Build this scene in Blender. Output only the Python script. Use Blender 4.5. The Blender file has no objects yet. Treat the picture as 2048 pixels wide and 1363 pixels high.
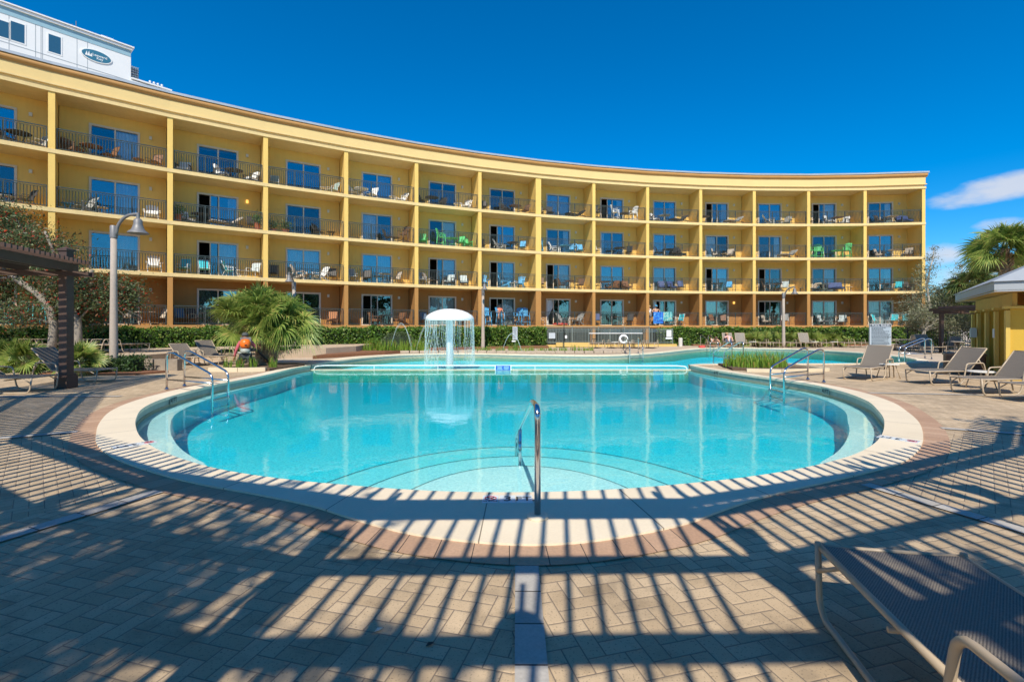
import bpy, bmesh, math, random
import numpy as np
from mathutils import Vector, Matrix
R=math.radians
rnd=random.Random(7)
rng=np.random.default_rng(11)
sc=bpy.context.scene
COL=sc.collection
F=950.0; HZ=652.0; EYE=1.55
def G(x,y,h=0.0):
    Y=F*(EYE-h)/(y-HZ); return ((x-1024)/F*Y, Y)
def AT(x,y,Y):
    return ((x-1024)/F*Y, EYE+(HZ-y)/F*Y)

# ------------------------------------------------------------ materials
MATS={}
def nodes_of(name):
    m=bpy.data.materials.new(name); m.use_nodes=True
    nt=m.node_tree; nt.nodes.clear()
    out=nt.nodes.new('ShaderNodeOutputMaterial')
    return m,nt,out
def N(nt,t,**k):
    n=nt.nodes.new(t)
    for a,b in k.items(): setattr(n,a,b)
    return n
def mth(nt,op,a,b=None,c=None):
    n=nt.nodes.new('ShaderNodeMath'); n.operation=op
    for i,v in enumerate((a,b,c)):
        if v is None: continue
        if isinstance(v,(int,float)): n.inputs[i].default_value=v
        else: nt.links.new(v,n.inputs[i])
    return n.outputs[0]
def mixc(nt,fac,a,b):
    n=nt.nodes.new('ShaderNodeMix'); n.data_type='RGBA'
    for i,v in ((0,fac),(6,a),(7,b)):
        if isinstance(v,(int,float)): n.inputs[i].default_value=v
        elif isinstance(v,tuple): n.inputs[i].default_value=(*v[:3],1)
        else: nt.links.new(v,n.inputs[i])
    return n.outputs[2]
def P(name,col,rough=0.6,metal=0.0,var=0.12,scale=3.0,bump=0.0,bscale=60.0,spec=0.5,island=0.0,coat=0.0,streak=0.0):
    """principled paint/stone/wood with procedural mottling"""
    if name in MATS: return MATS[name]
    m,nt,out=nodes_of(name)
    b=N(nt,'ShaderNodeBsdfPrincipled')
    b.inputs['Roughness'].default_value=rough; b.inputs['Metallic'].default_value=metal
    b.inputs['Specular IOR Level'].default_value=spec
    if coat: b.inputs['Coat Weight'].default_value=coat
    geo=N(nt,'ShaderNodeNewGeometry')
    tc=N(nt,'ShaderNodeTexCoord')
    no=N(nt,'ShaderNodeTexNoise'); no.inputs['Scale'].default_value=scale; no.inputs['Detail'].default_value=6
    nt.links.new(tc.outputs['Object'],no.inputs['Vector'])
    f=mth(nt,'MULTIPLY_ADD',no.outputs['Fac'],2*var,1-var)
    if island:
        f=mth(nt,'MULTIPLY',f,mth(nt,'MULTIPLY_ADD',geo.outputs['Random Per Island'],2*island,1-island))
    if streak:
        mp=N(nt,'ShaderNodeMapping'); mp.inputs['Scale'].default_value=(5,5,.45); nt.links.new(geo.outputs['Position'],mp.inputs[0])
        n3=N(nt,'ShaderNodeTexNoise'); n3.inputs['Scale'].default_value=1.0; n3.inputs['Detail'].default_value=7; n3.inputs['Roughness'].default_value=.65; nt.links.new(mp.outputs[0],n3.inputs['Vector'])
        mr=N(nt,'ShaderNodeMapRange'); mr.inputs[1].default_value=.40; mr.inputs[2].default_value=.62; mr.inputs[3].default_value=1-streak; mr.inputs[4].default_value=1.0; nt.links.new(n3.outputs['Fac'],mr.inputs[0])
        f=mth(nt,'MULTIPLY',f,mr.outputs[0])
    v=N(nt,'ShaderNodeVectorMath',operation='SCALE'); v.inputs[0].default_value=col[:3]
    nt.links.new(f,v.inputs['Scale'])
    nt.links.new(v.outputs[0],b.inputs['Base Color'])
    if bump:
        n2=N(nt,'ShaderNodeTexNoise'); n2.inputs['Scale'].default_value=bscale; n2.inputs['Detail'].default_value=3
        nt.links.new(tc.outputs['Object'],n2.inputs['Vector'])
        bp=N(nt,'ShaderNodeBump'); bp.inputs['Strength'].default_value=bump; bp.inputs['Distance'].default_value=0.02
        nt.links.new(n2.outputs['Fac'],bp.inputs['Height']); nt.links.new(bp.outputs[0],b.inputs['Normal'])
    nt.links.new(b.outputs[0],out.inputs[0])
    MATS[name]=m; return m
def LEAF(name,c1,c2,trans=0.35,c3=None,p3=0.0,rough=0.5):
    if name in MATS: return MATS[name]
    m,nt,out=nodes_of(name)
    geo=N(nt,'ShaderNodeNewGeometry')
    r=geo.outputs['Random Per Island']
    c=mixc(nt,r,c1,c2)
    if c3:
        c=mixc(nt,mth(nt,'GREATER_THAN',mth(nt,'FRACT',mth(nt,'MULTIPLY',r,17.3)),1-p3),c,c3)
    b=N(nt,'ShaderNodeBsdfPrincipled'); b.inputs['Roughness'].default_value=rough
    nt.links.new(c,b.inputs['Base Color'])
    t=N(nt,'ShaderNodeBsdfTranslucent'); nt.links.new(c,t.inputs[0])
    mx=N(nt,'ShaderNodeMixShader'); mx.inputs[0].default_value=trans
    nt.links.new(b.outputs[0],mx.inputs[1]); nt.links.new(t.outputs[0],mx.inputs[2])
    nt.links.new(mx.outputs[0],out.inputs[0]); MATS[name]=m; return m
def GLASSY(name,fac,tint,gl=(.75,.88,1.0)):
    if name in MATS: return MATS[name]
    m,nt,out=nodes_of(name)
    t=N(nt,'ShaderNodeBsdfTransparent'); t.inputs[0].default_value=(*tint,1)
    g=N(nt,'ShaderNodeBsdfGlossy'); g.inputs['Roughness'].default_value=.01; g.inputs[0].default_value=(*gl,1)
    mx=N(nt,'ShaderNodeMixShader'); oi=N(nt,'ShaderNodeObjectInfo'); nt.links.new(mth(nt,'MULTIPLY_ADD',oi.outputs['Random'],fac*1.1,fac*.45),mx.inputs[0])
    tc=N(nt,'ShaderNodeTexCoord'); no=N(nt,'ShaderNodeTexNoise'); no.inputs['Scale'].default_value=1.4; nt.links.new(tc.outputs['Object'],no.inputs['Vector'])
    bp=N(nt,'ShaderNodeBump'); bp.inputs['Strength'].default_value=.5; bp.inputs['Distance'].default_value=.01; nt.links.new(no.outputs['Fac'],bp.inputs['Height']); nt.links.new(bp.outputs[0],g.inputs['Normal'])
    nt.links.new(t.outputs[0],mx.inputs[1]); nt.links.new(g.outputs[0],mx.inputs[2])
    nt.links.new(mx.outputs[0],out.inputs[0]); MATS[name]=m; return m
def EMIT(name,col,s):
    m,nt,out=nodes_of(name); e=N(nt,'ShaderNodeEmission'); e.inputs[0].default_value=(*col,1); e.inputs[1].default_value=s
    nt.links.new(e.outputs[0],out.inputs[0]); MATS[name]=m; return m

def water_mat(name,amp,scale,dens,acol,ior=1.33):
    m,nt,out=nodes_of(name)
    tc=N(nt,'ShaderNodeTexCoord')
    no=N(nt,'ShaderNodeTexNoise'); no.inputs['Scale'].default_value=scale; no.inputs['Detail'].default_value=4; no.inputs['Distortion'].default_value=.4
    nt.links.new(tc.outputs['Object'],no.inputs['Vector'])
    n2=N(nt,'ShaderNodeTexNoise'); n2.inputs['Scale'].default_value=scale*.22; n2.inputs['Detail'].default_value=2
    nt.links.new(tc.outputs['Object'],n2.inputs['Vector'])
    h=mth(nt,'MULTIPLY_ADD',n2.outputs['Fac'],1.6,no.outputs['Fac'])
    bp=N(nt,'ShaderNodeBump'); bp.inputs['Strength'].default_value=1.0; bp.inputs['Distance'].default_value=amp
    nt.links.new(h,bp.inputs['Height'])
    fr=N(nt,'ShaderNodeFresnel'); fr.inputs[0].default_value=ior; nt.links.new(bp.outputs[0],fr.inputs[1])
    t=N(nt,'ShaderNodeBsdfTransparent'); g=N(nt,'ShaderNodeBsdfGlossy'); g.inputs['Roughness'].default_value=.015
    nt.links.new(bp.outputs[0],g.inputs['Normal'])
    mx=N(nt,'ShaderNodeMixShader'); nt.links.new(fr.outputs[0],mx.inputs[0])
    nt.links.new(t.outputs[0],mx.inputs[1]); nt.links.new(g.outputs[0],mx.inputs[2])
    nt.links.new(mx.outputs[0],out.inputs[0])
    va=N(nt,'ShaderNodeVolumeAbsorption'); va.inputs[0].default_value=(*acol,1); va.inputs[1].default_value=dens
    nt.links.new(va.outputs[0],out.inputs['Volume'])
    MATS[name]=m; return m

def paver_mat():
    m,nt,out=nodes_of('herringbone_pavers')
    geo=N(nt,'ShaderNodeNewGeometry')
    sx=N(nt,'ShaderNodeSeparateXYZ'); nt.links.new(geo.outputs['Position'],sx.inputs[0])
    x=sx.outputs[0]; y=mth(nt,'SUBTRACT',sx.outputs[1],10.7)
    ang=mth(nt,'ARCTAN2',x,mth(nt,'MULTIPLY',y,-1))      # 0 towards camera
    sec=mth(nt,'MULTIPLY',mth(nt,'ADD',mth(nt,'FLOOR',mth(nt,'DIVIDE',ang,R(30))),.5),R(30))
    ca=mth(nt,'COSINE',sec); sa=mth(nt,'SINE',sec)
    u=mth(nt,'ADD',mth(nt,'MULTIPLY',x,ca),mth(nt,'MULTIPLY',y,sa))
    v=mth(nt,'SUBTRACT',mth(nt,'MULTIPLY',y,ca),mth(nt,'MULTIPLY',x,sa))
    u=mth(nt,'DIVIDE',mth(nt,'ADD',u,200),.096); v=mth(nt,'DIVIDE',mth(nt,'ADD',v,200),.096)
    i=mth(nt,'FLOOR',u); j=mth(nt,'FLOOR',v); fu=mth(nt,'FRACT',u); fv=mth(nt,'FRACT',v)
    k=mth(nt,'FLOORED_MODULO',mth(nt,'SUBTRACT',i,j),4.0)
    def eq(a): return mth(nt,'COMPARE',k,float(a),.1)
    e0,e1,e2,e3=eq(0),eq(1),eq(2),eq(3)
    d=mth(nt,'MINIMUM',mth(nt,'MINIMUM',mth(nt,'ADD',fu,e1),mth(nt,'ADD',mth(nt,'SUBTRACT',1.0,fu),e0)),
          mth(nt,'MINIMUM',mth(nt,'ADD',fv,e2),mth(nt,'ADD',mth(nt,'SUBTRACT',1.0,fv),e3)))
    bi=mth(nt,'SUBTRACT',i,e1); bj=mth(nt,'SUBTRACT',j,e2)
    cx=N(nt,'ShaderNodeCombineXYZ'); nt.links.new(bi,cx.inputs[0]); nt.links.new(bj,cx.inputs[1]); nt.links.new(sec,cx.inputs[2])
    wn=N(nt,'ShaderNodeTexWhiteNoise'); nt.links.new(cx.outputs[0],wn.inputs[0])
    base=mixc(nt,wn.outputs['Value'],(.455,.33,.20),(.565,.42,.265))
    nz=N(nt,'ShaderNodeTexNoise'); nz.inputs['Scale'].default_value=90; nz.inputs['Detail'].default_value=4
    nt.links.new(geo.outputs['Position'],nz.inputs['Vector'])
    sp=N(nt,'ShaderNodeValToRGB'); sp.color_ramp.elements[0].position=.30; sp.color_ramp.elements[0].color=(.45,.45,.47,1)
    sp.color_ramp.elements[1].position=.42; sp.color_ramp.elements[1].color=(1,1,1,1); nt.links.new(nz.outputs['Fac'],sp.inputs[0])
    mul=N(nt,'ShaderNodeMix'); mul.data_type='RGBA'; mul.blend_type='MULTIPLY'; mul.inputs[0].default_value=1
    nt.links.new(base,mul.inputs[6]); nt.links.new(sp.outputs[0],mul.inputs[7])
    nb=N(nt,'ShaderNodeTexNoise'); nb.inputs['Scale'].default_value=.7; nb.inputs['Detail'].default_value=5; nt.links.new(geo.outputs['Position'],nb.inputs['Vector'])
    sc2=N(nt,'ShaderNodeVectorMath',operation='SCALE'); nt.links.new(mul.outputs[2],sc2.inputs[0])
    nt.links.new(mth(nt,'MULTIPLY_ADD',nb.outputs['Fac'],.8,.6),sc2.inputs['Scale'])
    joint=N(nt,'ShaderNodeMapRange'); joint.inputs[1].default_value=.015; joint.inputs[2].default_value=.05; nt.links.new(d,joint.inputs[0])
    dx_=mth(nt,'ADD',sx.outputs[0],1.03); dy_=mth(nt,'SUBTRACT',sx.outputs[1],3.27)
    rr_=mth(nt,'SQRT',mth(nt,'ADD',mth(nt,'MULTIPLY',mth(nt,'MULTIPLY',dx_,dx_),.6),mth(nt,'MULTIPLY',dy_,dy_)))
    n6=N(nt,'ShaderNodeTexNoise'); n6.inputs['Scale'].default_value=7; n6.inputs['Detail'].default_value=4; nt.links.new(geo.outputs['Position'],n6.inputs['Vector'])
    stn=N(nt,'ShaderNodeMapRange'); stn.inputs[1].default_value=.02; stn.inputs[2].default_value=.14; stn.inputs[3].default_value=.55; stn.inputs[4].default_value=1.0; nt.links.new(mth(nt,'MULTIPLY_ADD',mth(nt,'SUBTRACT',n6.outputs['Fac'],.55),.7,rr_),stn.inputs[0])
    n7=N(nt,'ShaderNodeTexNoise'); n7.inputs['Scale'].default_value=2.3; n7.inputs['Detail'].default_value=8; n7.inputs['Roughness'].default_value=.7; nt.links.new(geo.outputs['Position'],n7.inputs['Vector'])
    drt=N(nt,'ShaderNodeMapRange'); drt.inputs[1].default_value=.36; drt.inputs[2].default_value=.50; drt.inputs[3].default_value=.74; drt.inputs[4].default_value=1.0; nt.links.new(n7.outputs['Fac'],drt.inputs[0])
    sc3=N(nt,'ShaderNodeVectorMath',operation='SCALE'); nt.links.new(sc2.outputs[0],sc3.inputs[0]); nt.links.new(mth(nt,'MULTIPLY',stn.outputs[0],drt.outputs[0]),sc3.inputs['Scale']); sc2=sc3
    col=mixc(nt,joint.outputs[0],(.19,.145,.105),sc2.outputs[0])
    # broad poured concrete decking beyond the pools
    far=N(nt,'ShaderNodeMapRange'); far.inputs[1].default_value=20.2; far.inputs[2].default_value=20.6; nt.links.new(sx.outputs[1],far.inputs[0])
    conc=N(nt,'ShaderNodeVectorMath',operation='SCALE'); conc.inputs[0].default_value=(.52,.41,.30); nt.links.new(mth(nt,'MULTIPLY_ADD',nb.outputs['Fac'],.5,.72),conc.inputs['Scale'])
    col=mixc(nt,far.outputs[0],col,conc.outputs[0])
    b=N(nt,'ShaderNodeBsdfPrincipled'); b.inputs['Roughness'].default_value=.75
    nt.links.new(col,b.inputs['Base Color'])
    bp=N(nt,'ShaderNodeBump'); bp.inputs['Strength'].default_value=.6; bp.inputs['Distance'].default_value=.004
    hh=N(nt,'ShaderNodeMapRange'); hh.inputs[1].default_value=.0; hh.inputs[2].default_value=.12; nt.links.new(d,hh.inputs[0])
    hs=mth(nt,'ADD',hh.outputs[0],mth(nt,'MULTIPLY',nz.outputs['Fac'],.25))
    hs=mth(nt,'ADD',hs,mth(nt,'MULTIPLY',wn.outputs['Value'],.3))
    nt.links.new(mth(nt,'MULTIPLY',hs,mth(nt,'SUBTRACT',1.0,far.outputs[0])),bp.inputs['Height']); nt.links.new(bp.outputs[0],b.inputs['Normal'])
    nt.links.new(b.outputs[0],out.inputs[0]); MATS['paver']=m; return m

def uvblock_mat(name,c1,c2,size,jw=.02,joint=(.05,.04,.03),rough=.75,speck=True):
    """blocks laid one after another along the u coordinate of a strip"""
    m,nt,out=nodes_of(name)
    uv=N(nt,'ShaderNodeUVMap'); s=N(nt,'ShaderNodeSeparateXYZ'); nt.links.new(uv.outputs[0],s.inputs[0])
    u=mth(nt,'DIVIDE',s.outputs[0],size); fu=mth(nt,'FRACT',u)
    d=mth(nt,'MINIMUM',fu,mth(nt,'SUBTRACT',1.0,fu))
    wn=N(nt,'ShaderNodeTexWhiteNoise'); wn.noise_dimensions='1D'; nt.links.new(mth(nt,'FLOOR',u),wn.inputs['W'])
    c=mixc(nt,wn.outputs['Value'],c1,c2)
    geo=N(nt,'ShaderNodeNewGeometry')
    nz=N(nt,'ShaderNodeTexNoise'); nz.inputs['Scale'].default_value=55; nz.inputs['Detail'].default_value=6; nt.links.new(geo.outputs['Position'],nz.inputs['Vector'])
    nb=N(nt,'ShaderNodeTexNoise'); nb.inputs['Scale'].default_value=1.3; nb.inputs['Detail'].default_value=5; nt.links.new(geo.outputs['Position'],nb.inputs['Vector'])
    v=N(nt,'ShaderNodeVectorMath',operation='SCALE'); nt.links.new(c,v.inputs[0])
    nt.links.new(mth(nt,'MULTIPLY',mth(nt,'MULTIPLY_ADD',nz.outputs['Fac'],.5 if speck else .16,.75 if speck else .92),mth(nt,'MULTIPLY_ADD',nb.outputs['Fac'],.3,.85)),v.inputs['Scale'])
    col=mixc(nt,mth(nt,'GREATER_THAN',d,jw),joint,v.outputs[0])
    b=N(nt,'ShaderNodeBsdfPrincipled'); b.inputs['Roughness'].default_value=rough; nt.links.new(col,b.inputs['Base Color'])
    bp=N(nt,'ShaderNodeBump'); bp.inputs['Strength'].default_value=.35; bp.inputs['Distance'].default_value=.004
    nt.links.new(nz.outputs['Fac'],bp.inputs['Height']); nt.links.new(bp.outputs[0],b.inputs['Normal'])
    nt.links.new(b.outputs[0],out.inputs[0]); MATS[name]=m; return m

def sling_mat(name,c1,c2):
    m,nt,out=nodes_of(name)
    tc=N(nt,'ShaderNodeTexCoord'); s=N(nt,'ShaderNodeSeparateXYZ'); nt.links.new(tc.outputs['Object'],s.inputs[0])
    w1=mth(nt,'SINE',mth(nt,'MULTIPLY',s.outputs[0],520.0)); w2=mth(nt,'MULTIPLY',w1,mth(nt,'SINE',mth(nt,'MULTIPLY',s.outputs[1],380.0)))
    nz=N(nt,'ShaderNodeTexNoise'); nz.inputs['Scale'].default_value=130; nt.links.new(tc.outputs['Object'],nz.inputs['Vector'])
    f=mth(nt,'MULTIPLY_ADD',w2,.65,nz.outputs['Fac'])
    col=mixc(nt,f,c1,c2)
    b=N(nt,'ShaderNodeBsdfPrincipled'); b.inputs['Roughness'].default_value=.55; nt.links.new(col,b.inputs['Base Color'])
    bp=N(nt,'ShaderNodeBump'); bp.inputs['Strength'].default_value=.5; bp.inputs['Distance'].default_value=.002; nt.links.new(f,bp.inputs['Height']); nt.links.new(bp.outputs[0],b.inputs['Normal'])
    nt.links.new(b.outputs[0],out.inputs[0]); MATS[name]=m; return m

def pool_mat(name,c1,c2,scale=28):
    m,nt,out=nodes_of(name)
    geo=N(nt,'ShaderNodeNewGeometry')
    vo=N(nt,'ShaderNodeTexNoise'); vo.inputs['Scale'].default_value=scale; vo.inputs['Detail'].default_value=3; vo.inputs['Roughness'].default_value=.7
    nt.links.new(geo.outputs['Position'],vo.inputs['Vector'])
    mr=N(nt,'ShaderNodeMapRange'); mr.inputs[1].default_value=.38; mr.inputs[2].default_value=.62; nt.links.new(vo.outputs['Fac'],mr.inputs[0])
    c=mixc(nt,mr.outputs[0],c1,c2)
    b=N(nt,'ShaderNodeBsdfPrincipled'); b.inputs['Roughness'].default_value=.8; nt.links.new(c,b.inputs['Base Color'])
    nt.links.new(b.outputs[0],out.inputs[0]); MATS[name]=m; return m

# ------------------------------------------------------------ mesh building
def bend(pts,r,n=4):
    """round the inner corners of a polyline"""
    pts=[Vector(p) for p in pts]; out=[pts[0]]
    for a,b,c in zip(pts,pts[1:],pts[2:]):
        u=(a-b); v=(c-b); rr=min(r,u.length*.45,v.length*.45)
        p0=b+u.normalized()*rr; p1=b+v.normalized()*rr
        for k in range(n+1):
            t=k/n; out.append(p0*(1-t)**2+b*2*t*(1-t)+p1*t*t)
    out.append(pts[-1]); return out
class MB:
    def __init__(s): s.v=[]; s.f=[]; s.uv=None
    def add(s,vs,fs):
        o=len(s.v); s.v.extend([tuple(v) for v in vs]); s.f.extend([tuple(i+o for i in f) for f in fs]); return s
    def box(s,c,d,rz=0.0,M=None,bev=0):
        x,y,z=[k/2 for k in d]
        vs=[Vector((a*x,b*y,e*z)) for a in(-1,1) for b in(-1,1) for e in(-1,1)]
        rot=Matrix.Rotation(rz,3,'Z') if M is None else M
        vs=[rot@v+Vector(c) for v in vs]
        return s.add(vs,[(0,1,3,2),(4,6,7,5),(0,4,5,1),(2,3,7,6),(0,2,6,4),(1,5,7,3)])
    def beam(s,a,b,w,h,up=(0,0,1)):
        a=Vector(a); b=Vector(b); d=(b-a); L=d.length; d.normalize()
        x=d.cross(Vector(up)); 
        if x.length<1e-5: x=Vector((1,0,0))
        x.normalize(); z=x.cross(d)
        M=Matrix((x,d,z)).transposed()
        return s.box((a+b)/2,(w,L,h),M=M)
    def tube(s,pts,r,n=8,cap=True):
        pts=[Vector(p) for p in pts]
        rs=r if isinstance(r,(list,tuple)) else [r]*len(pts)
        o=len(s.v); pr=None
        for i,p in enumerate(pts):
            t=(pts[min(i+1,len(pts)-1)]-pts[max(i-1,0)]); t=t.normalized() if t.length>1e-9 else Vector((0,0,1))
            if pr is None:
                a=Vector((0,0,1)) if abs(t.z)<.9 else Vector((1,0,0)); x=t.cross(a).normalized()
            else:
                x=pr-t*pr.dot(t); x=x.normalized() if x.length>1e-6 else t.orthogonal().normalized()
            pr=x; y=t.cross(x)
            for k in range(n):
                an=2*math.pi*k/n; s.v.append(tuple(p+(x*math.cos(an)+y*math.sin(an))*rs[i]))
        for i in range(len(pts)-1):
            for k in range(n):
                a=o+i*n+k; b=o+i*n+(k+1)%n; s.f.append((a,b,b+n,a+n))
        if cap:
            s.f.append(tuple(o+k for k in reversed(range(n)))); e=o+(len(pts)-1)*n; s.f.append(tuple(e+k for k in range(n)))
        return s
    def lathe(s,prof,c=(0,0,0),n=24,cap=True):
        o=len(s.v)
        for r,z in prof:
            for k in range(n):
                a=2*math.pi*k/n; s.v.append((c[0]+r*math.cos(a),c[1]+r*math.sin(a),c[2]+z))
        for i in range(len(prof)-1):
            for k in range(n):
                a=o+i*n+k; b=o+i*n+(k+1)%n; s.f.append((a,b,b+n,a+n))
        if cap:
            s.f.append(tuple(o+k for k in reversed(range(n)))); e=o+(len(prof)-1)*n; s.f.append(tuple(e+k for k in range(n)))
        return s
    def prism(s,poly,z0,z1):
        n=len(poly); vs=[(p[0],p[1],z0) for p in poly]+[(p[0],p[1],z1) for p in poly]
        fs=[tuple(range(n-1,-1,-1)),tuple(range(n,2*n))]+[(i,(i+1)%n,n+(i+1)%n,n+i) for i in range(n)]
        return s.add(vs,fs)
    def mesh(s,name,mat,smooth=False):
        me=bpy.data.meshes.new(name); me.from_pydata(s.v,[],s.f)
        bm=bmesh.new(); bm.from_mesh(me); bmesh.ops.recalc_face_normals(bm,faces=bm.faces); bm.to_mesh(me); bm.free()
        if s.uv is not None:
            l=me.uv_layers.new(name='UVMap')
            for lp in me.loops: l.data[lp.index].uv=s.uv[lp.vertex_index]
        if smooth is True:
            for p in me.polygons: p.use_smooth=True
        elif smooth:
            me.shade_smooth() if hasattr(me,'shade_smooth') else None
            try: me.set_sharp_from_angle(angle=R(smooth))
            except Exception: pass
        if mat: me.materials.append(mat)
        return me
    def build(s,name,mat,parent=None,smooth=False):
        return link(name,s.mesh(name,mat,smooth),parent)
def link(name,me,parent=None):
    o=bpy.data.objects.new(name,me); COL.objects.link(o)
    if parent is not None: o.parent=parent
    return o
def np_mesh(name,V,nper,mat,smooth=False):
    """V (n*nper,3): each consecutive nper verts is one polygon"""
    V=np.ascontiguousarray(V,dtype=np.float32).reshape(-1,3); nf=len(V)//nper
    me=bpy.data.meshes.new(name); me.vertices.add(len(V)); me.vertices.foreach_set('co',V.ravel())
    me.loops.add(len(V)); me.loops.foreach_set('vertex_index',np.arange(len(V),dtype=np.int32))
    me.polygons.add(nf); me.polygons.foreach_set('loop_start',np.arange(0,len(V),nper,dtype=np.int32))
    try: me.polygons.foreach_set('loop_total',np.full(nf,nper,dtype=np.int32))
    except Exception: pass
    me.update(calc_edges=True); me.validate()
    if mat: me.materials.append(mat)
    return me
def leaves(P0,size,aspect=.45,flat=0.0,jit=.35):
    """rhombus leaf for every centre point"""
    P0=np.asarray(P0,dtype=float); n=len(P0)
    d=rng.normal(size=(n,3)); d[:,2]*=(1-flat); d/=np.linalg.norm(d,axis=1,keepdims=True)
    e=rng.normal(size=(n,3)); e-=d*(e*d).sum(1,keepdims=True); e/=np.linalg.norm(e,axis=1,keepdims=True)
    L=size*(1+jit*rng.normal(size=(n,1))).clip(.4,1.8)
    a=P0-d*L*.5; c=P0+d*L*.5; b=P0+e*L*aspect*.5; dd=P0-e*L*aspect*.5
    return np.stack([a,b,c,dd],1).reshape(-1,3)
def tag(o,label=None,cat=None,group=None,kind=None):
    if label: o['label']=label
    if cat: o['category']=cat
    if group: o['group']=group
    if kind: o['kind']=kind
    return o
def thing(name,label,cat,loc=(0,0,0),rz=0.0,group=None):
    o=bpy.data.objects.new(name,None); COL.objects.link(o); o.location=loc; o.rotation_euler=(0,0,rz); o.empty_display_size=.2
    return tag(o,label,cat,group)
def copy_tree(o,parent=None,mats=None):
    c=o.copy(); COL.objects.link(c)
    if parent is not None: c.parent=parent
    if mats and o.type=='MESH':
        k=o.name.split('.')[0]
        if k in mats:
            c.material_slots[0].link='OBJECT'; c.material_slots[0].material=mats[k]
    for ch in list(o.children): copy_tree(ch,c,mats)
    return c
def struct(name,mb,mat,kind='structure',smooth=False):
    return tag(mb.build(name,mat,None,smooth),kind=kind)
def text_mesh(s,size,mat,align='CENTER',ext=.002):
    cu=bpy.data.curves.new('t','FONT'); cu.body=s; cu.size=size; cu.align_x=align; cu.align_y='CENTER'; cu.extrude=ext; cu.offset=size*.012
    o=bpy.data.objects.new('t',cu); COL.objects.link(o)
    dg=bpy.context.evaluated_depsgraph_get(); me=bpy.data.meshes.new_from_object(o.evaluated_get(dg))
    bpy.data.objects.remove(o); me.materials.clear(); me.materials.append(mat); return me
def text(name,s,size,mat,parent,loc,rot=(R(90),0,0),align='CENTER',ext=.002):
    o=link(name,text_mesh(s,size,mat,align,ext),parent); o.location=loc; o.rotation_euler=rot; return o
def crom(pts,ds=.12):
    """Catmull-Rom through pts (tuples of any length), resampled"""
    P_=[np.array(p,float) for p in pts]; out=[]
    for i in range(len(P_)-1):
        p0=P_[max(i-1,0)]; p1=P_[i]; p2=P_[i+1]; p3=P_[min(i+2,len(P_)-1)]
        n=max(2,int(np.linalg.norm((p2-p1)[:2])/ds))
        for k in range(n):
            t=k/n; out.append(.5*((2*p1)+(-p0+p2)*t+(2*p0-5*p1+4*p2-p3)*t*t+(-p0+3*p1-3*p2+p3)*t**3))
    out.append(P_[-1]); return np.array(out)

# common materials
M_yel=P('yellow_stucco',(.80,.53,.145),.85,var=.09,scale=.8,bump=.3,bscale=35,streak=.045)
M_yel2=P('cream_stucco',(.75,.55,.25),.85,var=.08,scale=.9,bump=.25,bscale=35,streak=.06)
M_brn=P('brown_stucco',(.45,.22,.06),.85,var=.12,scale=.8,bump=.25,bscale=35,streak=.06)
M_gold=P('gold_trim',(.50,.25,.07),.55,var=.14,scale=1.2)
M_cap=P('grey_metal_cap',(.42,.44,.46),.45,metal=.3)
M_frame=P('door_frame_beige',(.62,.53,.42),.5)
M_rail=P('railing_green_grey',(.06,.075,.068),.45,metal=.3)
M_lampw=P('sconce_shade',(.62,.60,.52),.5)
M_curt=P('curtain_cloth',(.80,.83,.82),.9,var=.1,scale=9)
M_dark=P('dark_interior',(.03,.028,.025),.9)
M_glass=GLASSY('door_glass',.34,(.88,.93,.95),(.31,.49,.53))
M_cream=uvblock_mat('coping_stone',(.72,.60,.43),(.76,.645,.475),1.22,.004,joint=(.25,.2,.14),speck=False,rough=.8)
M_border=uvblock_mat('border_bricks',(.41,.245,.15),(.50,.32,.205),.215,.013)
M_bandm=uvblock_mat('grey_pavers',(.36,.33,.29),(.45,.415,.37),.30,.016)
M_steel=P('stainless_steel',(.62,.63,.64),.16,metal=1.0,var=.03)
M_white=P('white_paint',(.80,.80,.78),.4,var=.04)
M_black=P('black_paint',(.02,.02,.022),.5)
M_tan=P('tan_powder_coat',(.45,.35,.24),.42,var=.05)
M_sling=sling_mat('woven_sling',(.05,.043,.036),(.29,.24,.185))
M_tile=P('waterline_tile',(.22,.30,.26),.3,var=.35,scale=9)
M_tilb=P('waterline_render',(.46,.36,.24),.7,var=.25,scale=5)
M_pl=pool_mat('pool_plaster_caustic',(.50,.64,.66),(.90,.94,.92),26)  # pale and dark mottle puts the sparkle of water caustics into the floor colour
M_pls=pool_mat('step_plaster',(.60,.66,.66),(.80,.82,.80),30)
M_plw=P('pool_wall_plaster',(.42,.80,.86),.8,var=.15,scale=4)
M_wood=P('dark_stained_wood',(.075,.042,.030),.6,var=.3,scale=6,bump=.2,bscale=30)
M_mulch=P('mulch',(.22,.095,.045),.95,var=.5,scale=25,bump=.9,bscale=40)
M_conc=P('pale_concrete',(.52,.41,.30),.85,var=.15,scale=1.5)
M_bark=P('bark',(.27,.23,.19),.9,var=.35,scale=9,bump=.6,bscale=25)
M_pole=P('concrete_pole',(.40,.33,.27),.8,var=.15,scale=12,bump=.2,bscale=90)
M_lampg=P('grey_lamp_metal',(.20,.19,.185),.5,metal=.2)
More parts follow.
